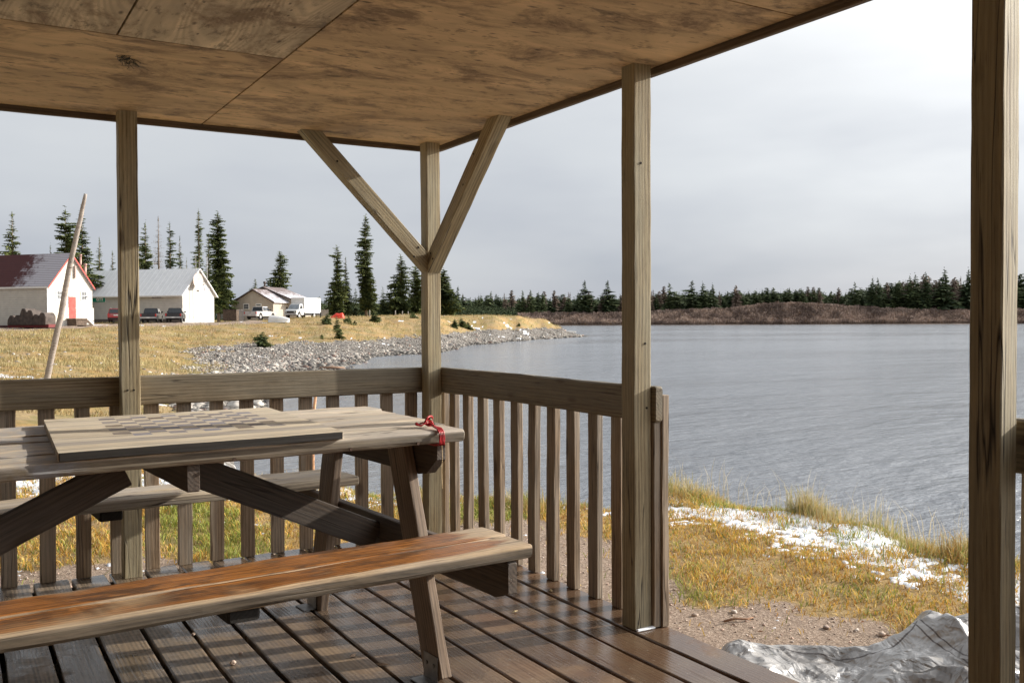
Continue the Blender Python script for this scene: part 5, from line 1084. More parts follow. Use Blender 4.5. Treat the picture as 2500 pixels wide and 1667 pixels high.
def roof_mat(name, col, snowcol=None, kind='shingle'):
    m, t, b, L = newmat(name); S(b, Roughness=.75)
    tc = N(t, 'ShaderNodeTexCoord'); s = N(t, 'ShaderNodeSeparateXYZ'); L(tc.outputs['Object'], s.inputs[0])
    def mp(v, a, bb, c=0., d=1.):
        q = N(t, 'ShaderNodeMapRange'); q.inputs[1].default_value = a; q.inputs[2].default_value = bb; q.inputs[3].default_value = c; q.inputs[4].default_value = d; L(v, q.inputs[0]); return q.outputs[0]
    def ma(op, a, bb):
        q = N(t, 'ShaderNodeMath', operation=op)
        for i, v in enumerate((a, bb)):
            if isinstance(v, (int, float)): q.inputs[i].default_value = v
            else: L(v, q.inputs[i])
        return q.outputs[0]
    nz = N(t, 'ShaderNodeTexNoise'); nz.inputs['Scale'].default_value = 1.2; nz.inputs['Detail'].default_value = 7; nz.inputs['Roughness'].default_value = .7; L(tc.outputs['Object'], nz.inputs['Vector'])
    mx = N(t, 'ShaderNodeMixRGB'); mx.inputs[1].default_value = (*[c*.75 for c in col], 1); mx.inputs[2].default_value = (*[min(1, c*1.25) for c in col], 1); L(nz.outputs['Fac'], mx.inputs[0]); c = mx.outputs[0]
    if kind == 'metal':
        S(b, Roughness=.42); b.inputs['Metallic'].default_value = 0
        f = ma('FRACT', ma('MULTIPLY', s.outputs[0], 1/.78), 0); rib = ma('LESS_THAN', f, .14)
        m2 = N(t, 'ShaderNodeMixRGB'); L(rib, m2.inputs[0]); L(c, m2.inputs[1]); m2.inputs[2].default_value = (.95, .95, .95, 1); c = m2.outputs[0]; h = mp(ma('ABSOLUTE', ma('SUBTRACT', f, .11), 0), 0, .12, 1, 0)
    else:
        f = ma('FRACT', ma('MULTIPLY', s.outputs[2], 1/.19), 0); h = f; m2 = N(t, 'ShaderNodeMixRGB', blend_type='MULTIPLY'); m2.inputs[0].default_value = 1; L(c, m2.inputs[1]); g = mp(f, 0, .3, .55, 1); cc = N(t, 'ShaderNodeCombineColor'); [L(g, cc.inputs[i]) for i in range(3)]; L(cc.outputs[0], m2.inputs[2]); c = m2.outputs[0]
        if snowcol:   # thin snow caught on the courses
            ax, lo, hi = snowcol
            e = ma('ADD', mp(s.outputs[ax], lo, hi), ma('MULTIPLY', ma('SUBTRACT', nz.outputs['Fac'], .5), 1.3)); e = ma('MULTIPLY', mp(e, .45, .7), mp(f, .15, .5, .35, 1))
            m3 = N(t, 'ShaderNodeMixRGB'); L(ma('MULTIPLY', e, .75), m3.inputs[0]); L(c, m3.inputs[1]); m3.inputs[2].default_value = (.66, .66, .72, 1); c = m3.outputs[0]
    L(c, b.inputs['Base Color']); bp = N(t, 'ShaderNodeBump'); bp.inputs['Strength'].default_value = .7; bp.inputs['Distance'].default_value = .04; L(h, bp.inputs['Height']); L(bp.outputs[0], b.inputs['Normal'])
    return m
CV = Vector((CX, CY, CZ))
class House:
    "gabled building: local x out of the gable (0 at the wall, -L at the back), y along the gable 0..W"
    def __init__(s, origin, W, L_, eave, rise, label, name='house', cat='building', rz=RZ):
        s.W, s.L, s.e, s.r = W, L_, eave, rise; s.root = empty(name, origin, rz, label, cat); s.M = Matrix.Translation(origin)@Matrix.Rotation(rz, 4, 'Z'); s.Mi = s.M.inverted()
    def hit(s, side, u, v):
        "where the sight line of a photo pixel meets the gable (x=0) or the long wall (y=0), in local coordinates"
        d = px(u, v, 1)-CV; o = s.Mi@CV; q = s.Mi.to_3x3()@d; k = 0 if side == 'gable' else 1; t = -o[k]/q[k]; return o+q*t
    def walls(s, mat, z0=-.6):
        m = MB(); m.prism([(0, z0), (s.W, z0), (s.W, s.e), (s.W/2, s.e+s.r), (0, s.e)], 0, -s.L, 'x'); return m.build('wall', mat, s.root)
    def roof(s, mat, trim, over=.35, gab=.3, th=.12):
        sl = s.r/(s.W/2); m = MB()
        for sg in (-1, 1):
            y0 = -over if sg < 0 else s.W+over; z0 = s.e-over*sl
            a = [(s.W/2, s.e+s.r+.02), (y0, z0+.02), (y0, z0+.02+th), (s.W/2, s.e+s.r+.02+th*1.3)]
            m.prism(a, gab, -s.L-gab, 'x')
        o = m.build('roof', mat, s.root)
        for sg in (-1, 1):
            y0 = -over if sg < 0 else s.W+over; z0 = s.e-over*sl; m = MB()
            m.prism([(s.W/2, s.e+s.r-.05), (y0, z0-.05), (y0, z0+.15), (s.W/2, s.e+s.r+.16)], gab+.03, gab+.003, 'x'); m.build('barge_board', trim, s.root)
        m = MB(); m.box(-s.L-gab, gab, -over-.03, -over-.003, s.e-over*sl-.03, s.e-over*sl+.15); m.build('eaves_board', M_TRIMW, s.root)
        return o
    def box_px(s, side, u0, v0, u1, v1, name, mat, proud=.04, parent=None, deep=0):
        a = s.hit(side, u0, v1); b = s.hit(side, u1, v0); m = MB()
        if side == 'gable': m.box(-deep, proud, min(a.y, b.y), max(a.y, b.y), a.z, b.z)
        else: m.box(min(a.x, b.x), max(a.x, b.x), -proud, deep, a.z, b.z)
        return m.build(name, mat, parent or s.root), a, b
    def window(s, side, u0, v0, u1, v1, cols=2, rows=2, trim=None, glass=None):
        f, a, b = s.box_px(side, u0, v0, u1, v1, 'window_frame', trim or M_TRIMW, .05); t_ = .09
        k = 1 if side == 'gable' else 0; lo, hi = min(a[k], b[k])+t_, max(a[k], b[k])-t_; z0, z1 = a.z+t_, b.z-t_; m = MB()
        for i in range(cols):
            for j in range(rows):
                p, q = lo+(hi-lo)*i/cols+.02, lo+(hi-lo)*(i+1)/cols-.02; r0, r1 = z0+(z1-z0)*j/rows+.02, z0+(z1-z0)*(j+1)/rows-.02
                if side == 'gable': m.box(.02, .056, p, q, r0, r1)
                else: m.box(p, q, -.056, -.02, r0, r1)
        m.build('pane', glass or M_PANE, f)
def on_ground(u, v, d): P = px(u, v, d); return P
# --- white house with the red roof
o1 = px(117, 797, 93)
h1 = House(o1, 6.0, 13, 3.95, 3.3, 'white gabled house with a dark red snow-dusted roof and a faded red door', 'red_roof_house')
h1.walls(M_WHITE); h1.roof(roof_mat('red_shingle', (.075, .018, .018), (0, -7.5, -.6)), M_RED, over=.14, gab=.25)
h1.box_px('gable', 117.5, 752, 228.5, 783, 'pebbledash_band', M_PEB, .03); h1.box_px('gable', 117.5, 784, 228.5, 802, 'foundation', M_CONC, .06)
m = MB(); m.box(-13, 0, -.05, -.003, -.6, .12); m.build('foundation_skirt', flat('dark_red_skirt', (.07, .02, .02), .9), h1.root)
m = MB(); m.box(-.06, .012, -.05, .10, .13, 3.75); m.build('corner_board', M_TRIMW, h1.root)
h1.window('gable', 137, 709, 153.5, 732); h1.window('gable', 197, 711, 212.5, 734)
d_, a, b_ = h1.box_px('gable', 168, 724, 184, 777, 'door', M_RED, .05)
m = MB(); m.box(.051, .075, b_.y-.16, b_.y-.10, a.z+1.0, a.z+1.08); m.build('handle', M_METAL, d_)
d2, a2, b2 = h1.box_px('gable', 167, 722.5, 185, 724, 'door_head', M_TRIMW, .07)
m = MB(); m.box(0, 1.25, a.y-.35, b_.y+.25, a.z-.16, a.z-.02); m.box(.06, 1.2, a.y-.3, a.y-.2, -.4, a.z-.16); m.box(.06, 1.2, b_.y+.1, b_.y+.2, -.4, a.z-.16); m.box(1.15, 1.22, a.y-.3, b_.y+.2, .1, a.z-.2); m.build('landing', M_DWOOD, h1.root)
m = MB()
for k in range(4): m.box(.15, 1.15, b_.y+.27+.30*k, b_.y+.60+.30*k, a.z-.30-.19*k, a.z-.25-.19*k)
for xx in (.15, 1.1): m.prism([(b_.y+.26, a.z-.05), (b_.y+.26, a.z-.35), (b_.y+1.55, a.z-1.15), (b_.y+1.55, a.z-.95)], xx, xx+.05, 'x')
m.build('steps', M_DWOOD, h1.root)
m = MB(); m.box(.04, .22, 3.45, 3.6, 4.9, 6.15); m.build('gable_vent_pipe', flat('aged_pipe', (.40, .30, .26), .6), h1.root)
m = MB(); m.box(.0, .35, 5.0, 5.05, 3.0, 3.06); m.build('lamp_arm', M_DARKTRIM, h1.root)
for (u, v0, v1, d, w_) in ((196.5, 625, 660, 101, .11), (208, 648, 674, 101, .14)):
    P = px(u, v1, d); Q = px(u, v0, d); q0 = h1.Mi@P; q1 = h1.Mi@Q; m = MB(); m.tube([(q0.x, q0.y, q0.z-.15), (q1.x, q1.y, q1.z)], w_, 10); m.tube([(q1.x, q1.y, q1.z), (q1.x, q1.y, q1.z+.18)], w_*1.35, 10); m.build('stovepipe', flat('stovepipe%d' % u, (.42, .26, .22), .5, .4), h1.root, smooth=True)
# tarp-covered stack in front of the red-roofed house
P = px(75, 795, 90.5); pile = empty('covered_pile', (P.x, P.y, gz(P.x, P.y)), RZ-.12, 'row of things under dark brown tarpaulins against the long wall of the red-roofed house', 'pile')
M_BTARP = flat('brown_tarpaulin', (.075, .055, .045), .75, vary=.45, scale=2.5, bump=.6)
for k in range(6):
    x0 = -2.6+k*.85; hh = (1.25, 1.3, 1.9, 1.75, 1.35, 1.5)[k]; m = MB()
    m.prism([(x0-.1, .35), (x0+.95, .35), (x0+.98, hh*.75), (x0+.75, hh), (x0+.3, hh*1.02), (x0-.02, hh*.7)], -.5, .7, 'y'); m.build('tarp_cover', M_BTARP, pile, bevel=.05)
m = MB(); m.box(-2.8, 2.9, -.35, .6, .12, .42); m.build('red_frame', flat('dark_red_frame', (.16, .02, .02), .7), pile)
m = MB()
for k in range(7): m.box(-2.7+k*.9, -2.6+k*.9, -.3, .5, -.3, .15)
m.build('skid', M_BLACK, pile)

# --- long white building with the ribbed metal roof
o2 = px(446, 779, 128)
h2 = House(o2, 7.0, 30, 3.55, 3.35, 'long white building with ribbed metal roof, green sign and antennas on its gable', 'metal_roof_building')
h2.walls(M_WHITE2); h2.roof(roof_mat('ribbed_metal', (.86, .87, .88), kind='metal'), M_TRIMW, over=.5, gab=.3)
m = MB(); m.box(-30, 0, -.05, -.003, -.6, .05); m.build('foundation', flat('dark_footing', (.12, .10, .09), .9), h2.root)
h2.window('gable', 476.5, 671, 486, 695, 1, 3); h2.box_px('gable', 480.5, 708, 485.5, 711.5, 'vent', M_DARKTRIM, .05); h2.box_px('gable', 498, 703, 511, 709, 'name_plate', flat('grey_plate', (.35, .34, .36), .5, vary=.4, scale=20), .06)
# sign with its lettering
sg, a, b_ = h2.box_px('long', 205, 720.5, 257.5, 738, 'sign_board', flat('green_sign', (.012, .30, .20), .5, vary=.05), .10)
fr, a3, b3 = h2.box_px('long', 204.5, 719.8, 258.1, 738.7, 'sign_frame', M_TRIMW, .07)
cu = bpy.data.curves.new('letters', 'FONT'); cu.body = 'ern'; cu.size = .92; cu.extrude = .012; cu.offset = .022; cu.space_character = .92
to = bpy.data.objects.new('letters', cu); COL.objects.link(to); bpy.context.view_layer.update()
dg = bpy.context.evaluated_depsgraph_get(); me = bpy.data.meshes.new_from_object(to.evaluated_get(dg)); bpy.data.objects.remove(to)
me.materials.clear(); me.materials.append(flat('white_letters', (.8, .82, .8), .5, vary=.03)); lt = bpy.data.objects.new('letters', me); COL.objects.link(lt); lt.parent = sg
rgt = h2.hit('long', 252.5, 733.5); vv = [v.co for v in me.vertices]; wdt = max(v.x for v in vv); lt.matrix_local = Matrix.Translation((rgt.x-wdt, -.118, h2.hit('long', 240, 734.5).z))@Matrix.Rotation(R(90), 4, 'X')
h2.box_px('long', 371, 724, 394, 728, 'small_sign', flat('small_grey_sign', (.26, .24, .26), .6, vary=.5, scale=9), .05)
M_POLE = flat('thin_grey_pole', (.34, .33, .33), .5, .5)
def pole_px(h, side, u, v0, v1, r, name, off=.35):
    a = h.hit(side, u, v1); b = h.hit(side, u, v0); m = MB()
    m.tube([(a.x+off, a.y, a.z), (a.x+off, a.y, b.z)], r, 6); return m.build(name, M_POLE, h.root), a, b
pole_px(h2, 'gable', 466.5, 697, 778, .045, 'dish_mast'); pole_px(h2, 'gable', 473, 621, 668, .03, 'antenna_pole'); pole_px(h2, 'gable', 485.5, 638, 662, .025, 'antenna_pole', .05); pole_px(h2, 'gable', 499, 625, 686, .04, 'antenna_pole', .45)
m = MB(); c0 = h2.hit('gable', 472, 685); Rd = 1.05
for k in range(28):
    a = 2*math.pi*k/28; a2 = 2*math.pi*(k+1)/28
    m.add([(.55, c0.y, c0.z), (.8, c0.y+Rd*math.cos(a), c0.z+Rd*math.sin(a)), (.8, c0.y+Rd*math.cos(a2), c0.z+Rd*math.sin(a2))], [(0, 1, 2)])
m.build('satellite_dish', flat('pale_mesh_dish', (.62, .50, .44), .6, vary=.15), h2.root, smooth=True)
m = MB()
for (u, v, l) in ((476, 672, .6), (484, 672, .7), (484, 661, .5), (497, 685, .7), (494, 692.5, 1.4)):
    c = h2.hit('gable', u, v); m.box(.35, .40, c.y-l/2, c.y+l/2, c.z-.05, c.z+.05)
m.build('antenna_bar', M_DARKTRIM, h2.root)

# --- tan house
RZ3 = math.atan2(-.656, -.755); nL = Vector((-.755, -.656, 0)); 
o3 = px(572, 779, 141)
# its fronts face the camera-left side: local x = nL, local y = to the right (.656,-.755)
h3 = House(o3+Vector((0, 0, 0)), 6.7, 5, 2.55, 1.75, 'tan-sided house with a low double gable and a snow-streaked brown roof', 'tan_house', rz=RZ3)
M_BROOF = roof_mat('brown_shingle', (.17, .13, .125), (1, 0, 9))
h3.walls(M_TAN); h3.roof(M_BROOF, M_DARKTRIM, over=.4, gab=.3)
mb = Matrix.Translation((-4.0, -3.3, 0))
m = MB(); m.prism([(-.0, -.6), (11.6, -.6), (11.6, 2.6), (5.8, 4.75), (0, 2.6)], 0, -5.2, 'x', M=mb); m.build('wall', M_TAN, h3.root)
m = MB()
for sg_ in (-1, 1):
    y0 = -.4 if sg_ < 0 else 12.0; m.prism([(5.8, 4.78), (y0, 2.47), (y0, 2.6), (5.8, 4.93)], .35, -5.6, 'x', M=mb)
m.build('roof', M_BROOF, h3.root)
for sg_ in (-1, 1):
    y0 = -.4 if sg_ < 0 else 12.0; m = MB(); m.prism([(5.8, 4.72), (y0, 2.38), (y0, 2.58), (5.8, 4.95)], .38, .352, 'x', M=mb); m.build('barge_board', M_DARKTRIM, h3.root)
m = MB(); m.box(-5.5, .3, 11.98, 12.03, 2.40, 2.58, M=mb); m.build('eaves_board', M_TRIMW, h3.root)
m = MB(); m.tube([tuple(mb@Vector((-.6, 5.6, 4.7))), tuple(mb@Vector((-.6, 5.6, 5.5)))], .12, 8); m.tube([tuple(mb@Vector((-.6, 5.6, 5.5))), tuple(mb@Vector((-.6, 5.6, 5.75)))], .2, 8); m.build('chimney_pipe', M_DARKTRIM, h3.root)
h3.window('gable', 594.5, 741, 608.5, 756, 1, 2); h3.window('gable', 624.5, 741, 638.5, 748, 1, 1, glass=M_GLASS)
m = MB(); m.box(.0, .05, -2.4, -.9, .1, 2.2, M=mb); m.build('patio_door', M_CURT, h3.root)
m = MB(); m.box(-3.4, -2.3, 11.6, 11.66, 1.0, 2.0, M=mb); m.build('window_frame', M_TRIMW, h3.root); m = MB(); m.box(-3.3, -2.4, 11.64, 11.68, 1.1, 1.9, M=mb); m.build('pane', M_GLASS, h3.root)
m = MB(); m.box(-4.9, -4.0, 11.6, 11.66, 0, 2.05, M=mb); m.build('side_door', M_DARKTRIM, h3.root)
# --- fences, dark box
def fence_px(u0, u1, v0, v1, d, label, name='board_fence', mat=None, yaw=0, cat='fence'):
    a = px(u0, v1, d); b = px(u1, v1, d); w_ = (b-a).length; hgt = (v1-v0)/FPX*d; r = empty(name, ((a.x+b.x)/2, (a.y+b.y)/2, a.z), math.atan2((b-a).y, (b-a).x)+yaw, label, cat)
    m = MB(); n = max(2, int(w_/.16))
    for k in range(n):
        x = -w_/2+w_*k/n; m.box(x, x+w_/n*.86, 0, .03, -.3, hgt*(1+.04*math.sin(k*2.3)))
    m.build('fence_boards', mat or M_GREYW, r)
    m = MB(); m.box(-w_/2, w_/2, .031, .08, .3, .4); m.box(-w_/2, w_/2, .031, .08, hgt*.8, hgt*.8+.1); m.build('fence_rail', M_DWOOD, r)
    return r
fence_px(774, 802, 756, 777, 134, 'grey board fence between the box truck and the red plastic heap')
fence_px(584, 596, 756, 780, 126, 'short grey board screen beside the silver pickup tailgate', yaw=.3)
P = px(569, 778, 130); bx = empty('deck_box', (P.x, P.y, P.z), RZ3+R(90), 'dark brown boarded porch box at the left corner of the tan house', 'porch')
m = MB(); m.box(-1.2, .95, -.6, .8, -.3, 1.18); m.build('boarding', M_DWOOD, bx); m = MB(); m.box(-1.25, 1.0, -.66, .86, 1.181, 1.27); m.build('cap_rail', M_DARKTRIM, bx)
for i, (u, v0, v1, d) in enumerate([(902, 757, 770, 140), (965, 758, 770, 148), (982, 759, 769, 150), (996, 760, 769, 150), (782.5, 761, 778, 118)]):
    a = px(u, v1, d); h_ = (v1-v0)/FPX*d; m = MB(); m.tube([(0, 0, -.4), (.02, 0, h_*.6), (.03, .01, h_)], [.09, .085, .07], 7); o = m.build('fence_stake' if i < 4 else 'short_post', M_GREYW if i < 4 else M_BLACK, smooth=True); o.location = (a.x, a.y, a.z)
    tag(o, ['weathered stake at the foot of the tallest columnar spruce', 'thick grey stake on the crest left of the corner post', 'grey fence stake on the crest close to the corner post, middle one', 'grey fence stake nearest the corner post on the crest', 'short dark post in front of the grey board fence'][i], 'stake' if i < 4 else 'post', 'fence stakes' if i < 4 else None)
# --- red plastic heap
def heap():
    c = px(822, 774, 120); n = 26; X, Y = np.meshgrid(np.linspace(-1, 1, n), np.linspace(-1, 1, n), indexing='ij')
    prof = np.interp(X, [-1, -.5, -.1, .3, .8, 1], [.02, .35, .62, .62, .70, .05])*(1-np.abs(Y)**3)*(.85+.35*fbm(X*3, Y*3, 5, 3))
    V = np.stack([X*.98, Y*.6, prof*.95], -1).reshape(-1, 3); idx = np.arange(n*n).reshape(n, n); F = np.stack([idx[:-1, :-1], idx[1:, :-1], idx[1:, 1:], idx[:-1, 1:]], -1).reshape(-1, 4)
    o = np_mesh('plastic_sheet_heap', V, F, flat('bright_red_plastic', (.80, .055, .025), .5, vary=.35, scale=5, bump=.5)); o.location = (c.x, c.y, gz(c.x, c.y)); o.rotation_euler = (0, 0, -YAW); tag(o, 'bright orange-red crumpled plastic heap on the crest right of the grey board fence', 'plastic heap')
heap()
# --- overturned white boat
def boat():
    c = px(684, 783, 110); r = empty('overturned_boat', (c.x, c.y, gz(c.x, c.y)+.02), -YAW-.30, 'white boat lying overturned between the silver pickup and the box truck', 'boat')
    n, k = 22, 17; V = []; F = []
    for i in range(n):
        f = i/(n-1); wd = .62*(1-max(0, f-.45)**2*2.6)*(1 if f < .97 else .5); hh = (.86-.30*f-.25*max(0, f-.75))
        for j in range(k):
            a = math.pi*j/(k-1); ca, sa = math.cos(a), math.sin(a); V.append((-1.22+2.44*f, wd*math.copysign(abs(ca)**.75, ca), hh*max(sa, 0)**.6+.05*math.sin(f*3)))
    F = [(i*k+j, (i+1)*k+j, (i+1)*k+j+1, i*k+j+1) for i in range(n-1) for j in range(k-1)]; F.append(tuple(range(k))); F.append(tuple(range((n-1)*k+k-1, (n-1)*k-1, -1)))
    mesh_obj('hull', V, F, flat('white_gelcoat', (.80, .79, .77), .35, vary=.08, scale=2), r, smooth=True)
    m = MB(); m.tube([(-1.24, -.62, .03), (0, -.68, .04), (.8, -.5, .05), (1.2, -.25, .1)], .035, 6); m.build('gunwale', M_TRIMW, r, smooth=True)
    m = MB(); m.box(-1.27, -1.225, -.28, .28, .12, .55); m.build('transom_plate', flat('brown_ply', (.25, .13, .07), .7), r)
    m = MB(); m.tube([(-1.1, 0, .88), (0, 0, .76), (.9, 0, .55)], .03, 6); m.build('keel', M_TRIMW, r)
boat()

# ================================================================== vehicles
M_TYRE = flat('tyre', (.02, .02, .02), .85); M_RIM = flat('alloy_rim', (.45, .45, .46), .35, .8); M_CHROME = flat('dull_chrome', (.45, .45, .46), .3, .85); M_TAIL = flat('red_tail_lamp', (.45, .015, .012), .3); M_PLATE = flat('pale_plate', (.62, .62, .6), .5); M_VGLASS = flat('vehicle_glass', (.02, .024, .028), .08, spec=.9)
def wheel(par, x, y, r=.40, wd=.26):
    s = 1 if x > 0 else -1; m = MB(); pr = [(.0, r*.62), (.02, r*.94), (.06, r), (wd-.06, r), (wd-.02, r*.94), (wd, r*.62)]; n = 20; V = []
    for (a, rr) in pr: V += [(x+s*(a-wd), y+rr*math.cos(2*math.pi*k/n), r+rr*math.sin(2*math.pi*k/n)) for k in range(n)]
    m.add(V, [(i*n+k, i*n+(k+1) % n, (i+1)*n+(k+1) % n, (i+1)*n+k) for i in range(5) for k in range(n)]+[tuple(range(n))]); w_ = m.build('wheel', M_TYRE, par, smooth=True)
    m = MB(); m.tube([(x-s*.05, y, r), (x-s*.012, y, r)], [r*.62, r*.58], 16)
    for k in range(5):
        a = k*1.2566; m.add([(x-s*.008, y+.05*math.cos(a+1.57)+.03*math.cos(a), r+.05*math.sin(a+1.57)+.03*math.sin(a)), (x-s*.008, y-.05*math.cos(a+1.57)+.03*math.cos(a), r-.05*math.sin(a+1.57)+.03*math.sin(a)), (x-s*.008, y+r*.55*math.cos(a), r+r*.55*math.sin(a))], [(0, 1, 2)])
    m.build('rim', M_RIM, w_)
def body_with_arches(pts_top, y0, y1, zb, arches, r):
    "side outline (y, z) with round wheel cut-outs along the sill"
    P = []
    for ay in sorted(arches):
        P.append((ay-r-.02, zb))
        for k in range(9):
            a = math.pi-math.pi*k/8; P.append((ay+r*math.cos(a), zb+max(.0, (r+.03)*math.sin(a))))
        P.append((ay+r+.02, zb))
    return [(y0, zb)]+P+[(y1, zb)]+pts_top
def pickup(name, loc, rz, paint, label, group, W=1.92, cab_len=2.1, s=1.0, extcab=True):
    r = empty(name, loc, rz, label, 'pickup truck', group); r.scale = (s, s, s); w_ = W/2; L_ = 5.5
    # rear at y=0, nose at y=L
    top = [(L_, .62), (L_-.05, .95), (L_-.25, 1.05), (4.15, 1.12), (.05, 1.12), (0, 1.05)]
    m = MB(); m.prism(body_with_arches(top, 0.0, L_, .45, (1.15, 4.55), .45), -w_, w_, 'x'); body = m.build('body', paint, r, bevel=.03)
    m = MB(); m.box(-w_+.12, w_-.12, .10, 1.75, 1.0, 1.135); m.build('bed_well', M_BLACK, r)
    m = MB(); yb, yf = 1.85, 4.15; m.add([(-w_+.04, yb, 1.121), (w_-.04, yb, 1.121), (w_-.04, yf, 1.121), (-w_+.04, yf, 1.121), (-w_+.2, yb+.18, 1.80), (w_-.2, yb+.18, 1.80), (w_-.2, yf-.75, 1.80), (-w_+.2, yf-.75, 1.80)], [(3, 2, 1, 0), (4, 5, 6, 7), (0, 1, 5, 4), (1, 2, 6, 5), (2, 3, 7, 6), (3, 0, 4, 7)]); m.build('cab', paint, r, bevel=.05)
    def quad(a, b, c, d, nm, mt, par): m = MB(); m.add([a, b, c, d], [(0, 1, 2, 3)]); return m.build(nm, mt, par)
    e = .012
    quad((-w_+.20, yb+.03-e, 1.20), (w_-.20, yb+.03-e, 1.20), (w_-.28, yb+.16-e, 1.72), (-w_+.28, yb+.16-e, 1.72), 'rear_window', M_VGLASS, r)
    quad((-w_+.2, yf-.05+e, 1.2), (w_-.2, yf-.05+e, 1.2), (w_-.28, yf-.68+e, 1.74), (-w_+.28, yf-.68+e, 1.74), 'windscreen', M_VGLASS, r)
    for sx in (-1, 1):
        X = lambda z: sx*(w_-.04-.16*(z-1.121)/.679+e)
        for ya, yb2, yc, yd in ((yb+.14, yb+.95, yb+.95, yb+.24), (yb+1.02, yf-.20, yf-.72, yb+1.02)):
            quad((X(1.2), ya, 1.2), (X(1.2), yb2, 1.2), (X(1.70), yc, 1.70), (X(1.70), yd, 1.70), 'side_window', M_VGLASS, r)
        m = MB(); m.box(sx*w_, sx*(w_+.20), yf-.50, yf-.40, 1.22, 1.42); m.box(sx*(w_-.05), sx*(w_+.1), yf-.47, yf-.43, 1.18, 1.23); m.build('mirror', M_BLACK, r, bevel=.02)
        m = MB(); m.box(sx*(w_-.16), sx*(w_+.004), -.012, .05, .76, 1.06); m.build('tail_lamp', M_TAIL, r, bevel=.01)
        m = MB(); m.box(sx*(w_-.35), sx*(w_-.04), L_-.04, L_+.01, .80, .96); m.build('headlight', M_PLATE, r)
        m = MB(); m.box(sx*(w_+.002), sx*(w_+.012), 3.2, 3.32, .98, 1.02); m.box(sx*(w_+.002), sx*(w_+.012), 2.35, 2.45, .98, 1.02); m.build('door_handle', M_CHROME, r)
        wheel(r, sx*w_, 1.15); wheel(r, sx*w_, 4.55)
    m = MB(); m.box(-w_+.19, w_-.19, -.008, .003, .72, 1.08); tg = m.build('tailgate', paint, r, bevel=.003)
    m = MB(); m.box(-.14, .14, -.02, -.009, .96, 1.01); m.build('tailgate_handle', M_BLACK, tg)
    m = MB(); m.box(-w_+.03, w_-.03, -.16, -.015, .50, .68); bp = m.build('rear_bumper', M_CHROME, r, bevel=.02)
    m = MB(); m.box(-.17, .17, -.175, -.161, .53, .66); m.build('number_plate', M_PLATE, bp)
    m = MB(); m.box(-.7, .7, .3, 5.0, .28, .46); m.build('chassis', M_BLACK, r)
    return r
def head_rz(azimuth): return -azimuth
M_SILV = flat('silver_paint', (.50, .48, .46), .35, .2, .06); M_BLK = flat('black_paint', (.018, .018, .022), .25, .1, .1, spec=.7); M_GRAY = flat('charcoal_paint', (.035, .035, .042), .28, .2, .1)
def place(u, v, d): P = px(u, v, d); return (P.x, P.y, P.z)
va = lambda u: YAW+math.atan((u-1250)/FPX)
pickup('pickup_truck', place(362, 787, 112), head_rz(va(362)+.17), M_GRAY, 'charcoal pickup parked just right of the veranda post, tail to the camera', 'dark pickups in front of the metal-roofed building', s=.95)
pickup('pickup_truck', place(423, 786, 113), head_rz(va(423)+.11), M_BLK, 'glossy black pickup parked nearest the white gable, tail to the camera', 'dark pickups in front of the metal-roofed building', s=.95)
pickup('pickup_truck', place(611, 780, 120), head_rz(va(611)+.52), M_SILV, 'silver pickup parked in front of the tan house beside the overturned boat', None, s=.93)
def suv():
    r = empty('red_car', place(283, 787, 113), head_rz(va(283)+.10), 'red passenger van with roof rails, half hidden by the veranda post', 'car'); w_ = .92; L_ = 4.5; pt = flat('deep_red_paint', (.33, .02, .025), .3, .1, .08, spec=.7)
    m = MB(); m.prism(body_with_arches([(L_, .6), (L_-.1, .85), (3.4, 1.02), (.02, 1.02), (-.02, .7)], 0, L_, .32, (.85, 3.6), .37), -w_, w_, 'x'); m.build('body', pt, r, bevel=.04)
    m = MB(); m.add([(-w_+.03, .03, 1.021), (w_-.03, .03, 1.021), (w_-.03, 3.4, 1.021), (-w_+.03, 3.4, 1.021), (-w_+.17, .28, 1.66), (w_-.17, .28, 1.66), (w_-.17, 2.5, 1.66), (-w_+.17, 2.5, 1.66)], [(3, 2, 1, 0), (4, 5, 6, 7), (0, 1, 5, 4), (1, 2, 6, 5), (2, 3, 7, 6), (3, 0, 4, 7)]); m.build('cabin', pt, r, bevel=.05)
    m = MB(); m.add([(-w_+.14, .055, 1.10), (w_-.14, .055, 1.10), (w_-.24, .235, 1.58), (-w_+.24, .235, 1.58)], [(0, 1, 2, 3)]); m.build('rear_window', M_VGLASS, r)
    m = MB(); m.box(-.25, .25, -.03, -.005, .80, .92); m.build('number_plate', M_PLATE, r); m = MB(); m.box(-w_+.02, w_-.02, -.10, .02, .34, .56); m.build('rear_bumper', M_BLACK, r, bevel=.03)
    m = MB(); m.box(-.6, .6, -.025, .0, .93, .965); m.build('tailgate_trim', M_CHROME, r)
    for sx in (-1, 1):
        m = MB(); m.box(sx*(w_-.12), sx*(w_+.005), -.02, .08, .75, 1.05); m.build('tail_lamp', M_TAIL, r, bevel=.01)
        m = MB(); m.tube([(sx*.68, .45, 1.71), (sx*.68, 2.3, 1.71)], .025, 6); m.build('roof_rail', M_CHROME, r); wheel(r, sx*w_, .85, .34, .22); wheel(r, sx*w_, 3.6, .34, .22)
        m = MB(); m.box(sx*w_, sx*(w_+.18), 2.95, 3.05, 1.02, 1.18); m.build('mirror', pt, r, bevel=.02)
        X = lambda z: sx*(w_-.03-.14*(z-1.021)/.639+.012)
        for ya, yb in ((.3, 1.2), (1.28, 2.1), (2.18, 2.9)): m = MB(); m.add([(X(1.1), ya, 1.1), (X(1.1), yb, 1.1), (X(1.56), min(yb, 2.5), 1.56), (X(1.56), ya+.08, 1.56)], [(0, 1, 2, 3)]); m.build('side_window', M_VGLASS, r)
suv()
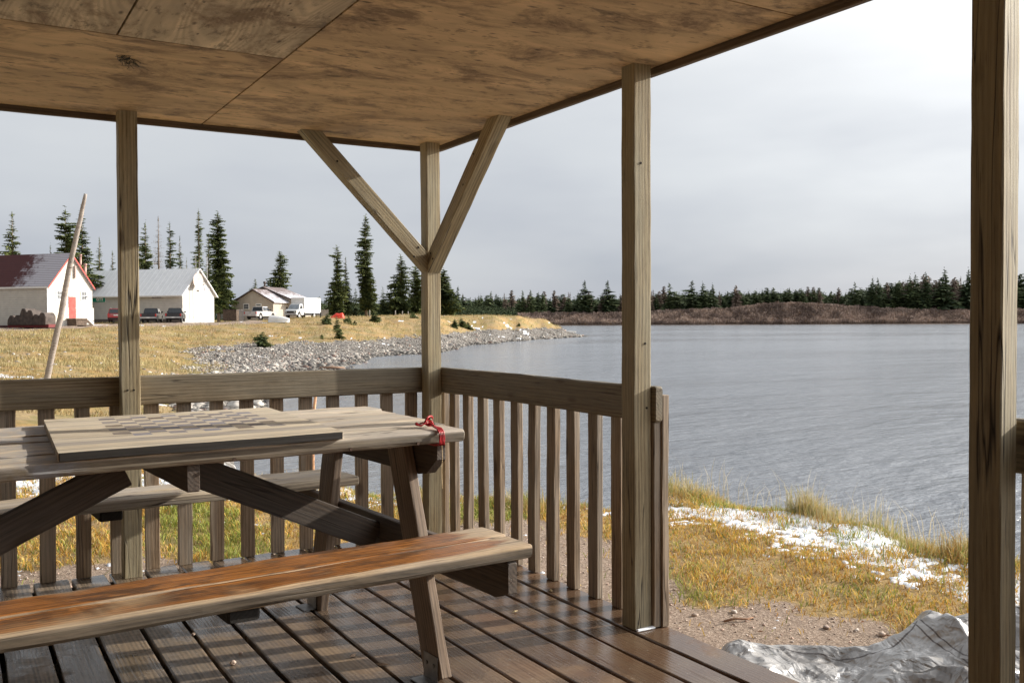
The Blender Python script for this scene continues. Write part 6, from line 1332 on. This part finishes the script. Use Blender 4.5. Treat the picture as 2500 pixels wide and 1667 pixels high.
def box_truck():
    # nose toward the camera-left; local -y is the nose direction, x to its left side (lit)
    a = math.atan2(-.656, -.755); r = empty('box_truck', place(722, 777, 127), a+R(90), 'white box truck with its snub cab turned to the camera, beside the tan house', 'truck'); w_ = .98
    # local: nose at -y
    wp = flat('white_truck_paint', (.78, .77, .75), .4, vary=.06)
    m = MB(); m.box(-w_-.05, w_+.05, .55, 4.9, .72, 2.78); b_ = m.build('cargo_box', wp, r, bevel=.03)
    m = MB(); m.box(-w_+.15, w_-.15, -1.0, 4.8, .42, .70); m.build('chassis', M_BLACK, r)
    m = MB(); m.prism(body_with_arches([(.5, .72), (.5, 1.28), (-.7, 1.22), (-1.28, 1.02), (-1.34, .62)], -1.30, .5, .46, (-.62,), .42), -w_+.05, w_-.05, 'x'); m.build('cab_body', wp, r, bevel=.05)
    m = MB(); m.add([(-w_+.08, -.62, 1.2), (w_-.08, -.62, 1.2), (w_-.08, .5, 1.2), (-w_+.08, .5, 1.2), (-w_+.22, -.12, 1.92), (w_-.22, -.12, 1.92), (w_-.18, .5, 1.95), (-w_+.18, .5, 1.95)], [(3, 2, 1, 0), (4, 5, 6, 7), (0, 1, 5, 4), (1, 2, 6, 5), (2, 3, 7, 6), (3, 0, 4, 7)]); m.build('cab_roof', wp, r, bevel=.05)
    m = MB(); m.add([(-w_+.18, -.602, 1.26), (w_-.18, -.602, 1.26), (w_-.28, -.18, 1.86), (-w_+.28, -.18, 1.86)], [(0, 1, 2, 3)]); m.build('windscreen', flat('frosted_windscreen', (.30, .33, .36), .3, vary=.3), r)
    m = MB(); m.box(-.78, .78, -1.355, -1.32, .66, .98); m.build('grille', flat('dark_grille', (.05, .045, .045), .5, vary=.4, scale=20), r); m = MB(); m.box(-.93, .93, -1.47, -1.36, .46, .60); m.build('front_bumper', M_CHROME, r, bevel=.02)
    for sx in (-1, 1):
        m = MB(); m.tube([(sx*.64, -1.36, .82), (sx*.64, -1.375, .82)], .10, 12); m.build('headlight', M_PLATE, r)
        m = MB(); q = sx*(w_-.065); m.add([(q, -.40, 1.26), (q, .32, 1.26), (sx*(w_-.17), .32, 1.80), (sx*(w_-.17), -.08, 1.80)], [(0, 1, 2, 3)]); m.build('side_window', M_VGLASS, r)
        m = MB(); m.box(sx*(w_), sx*(w_+.2), -.5, -.42, 1.25, 1.55); m.build('mirror', M_BLACK, r); wheel(r, sx*(w_-.04), -.62, .37, .24); wheel(r, sx*(w_-.02), 3.3, .40, .3)
box_truck()
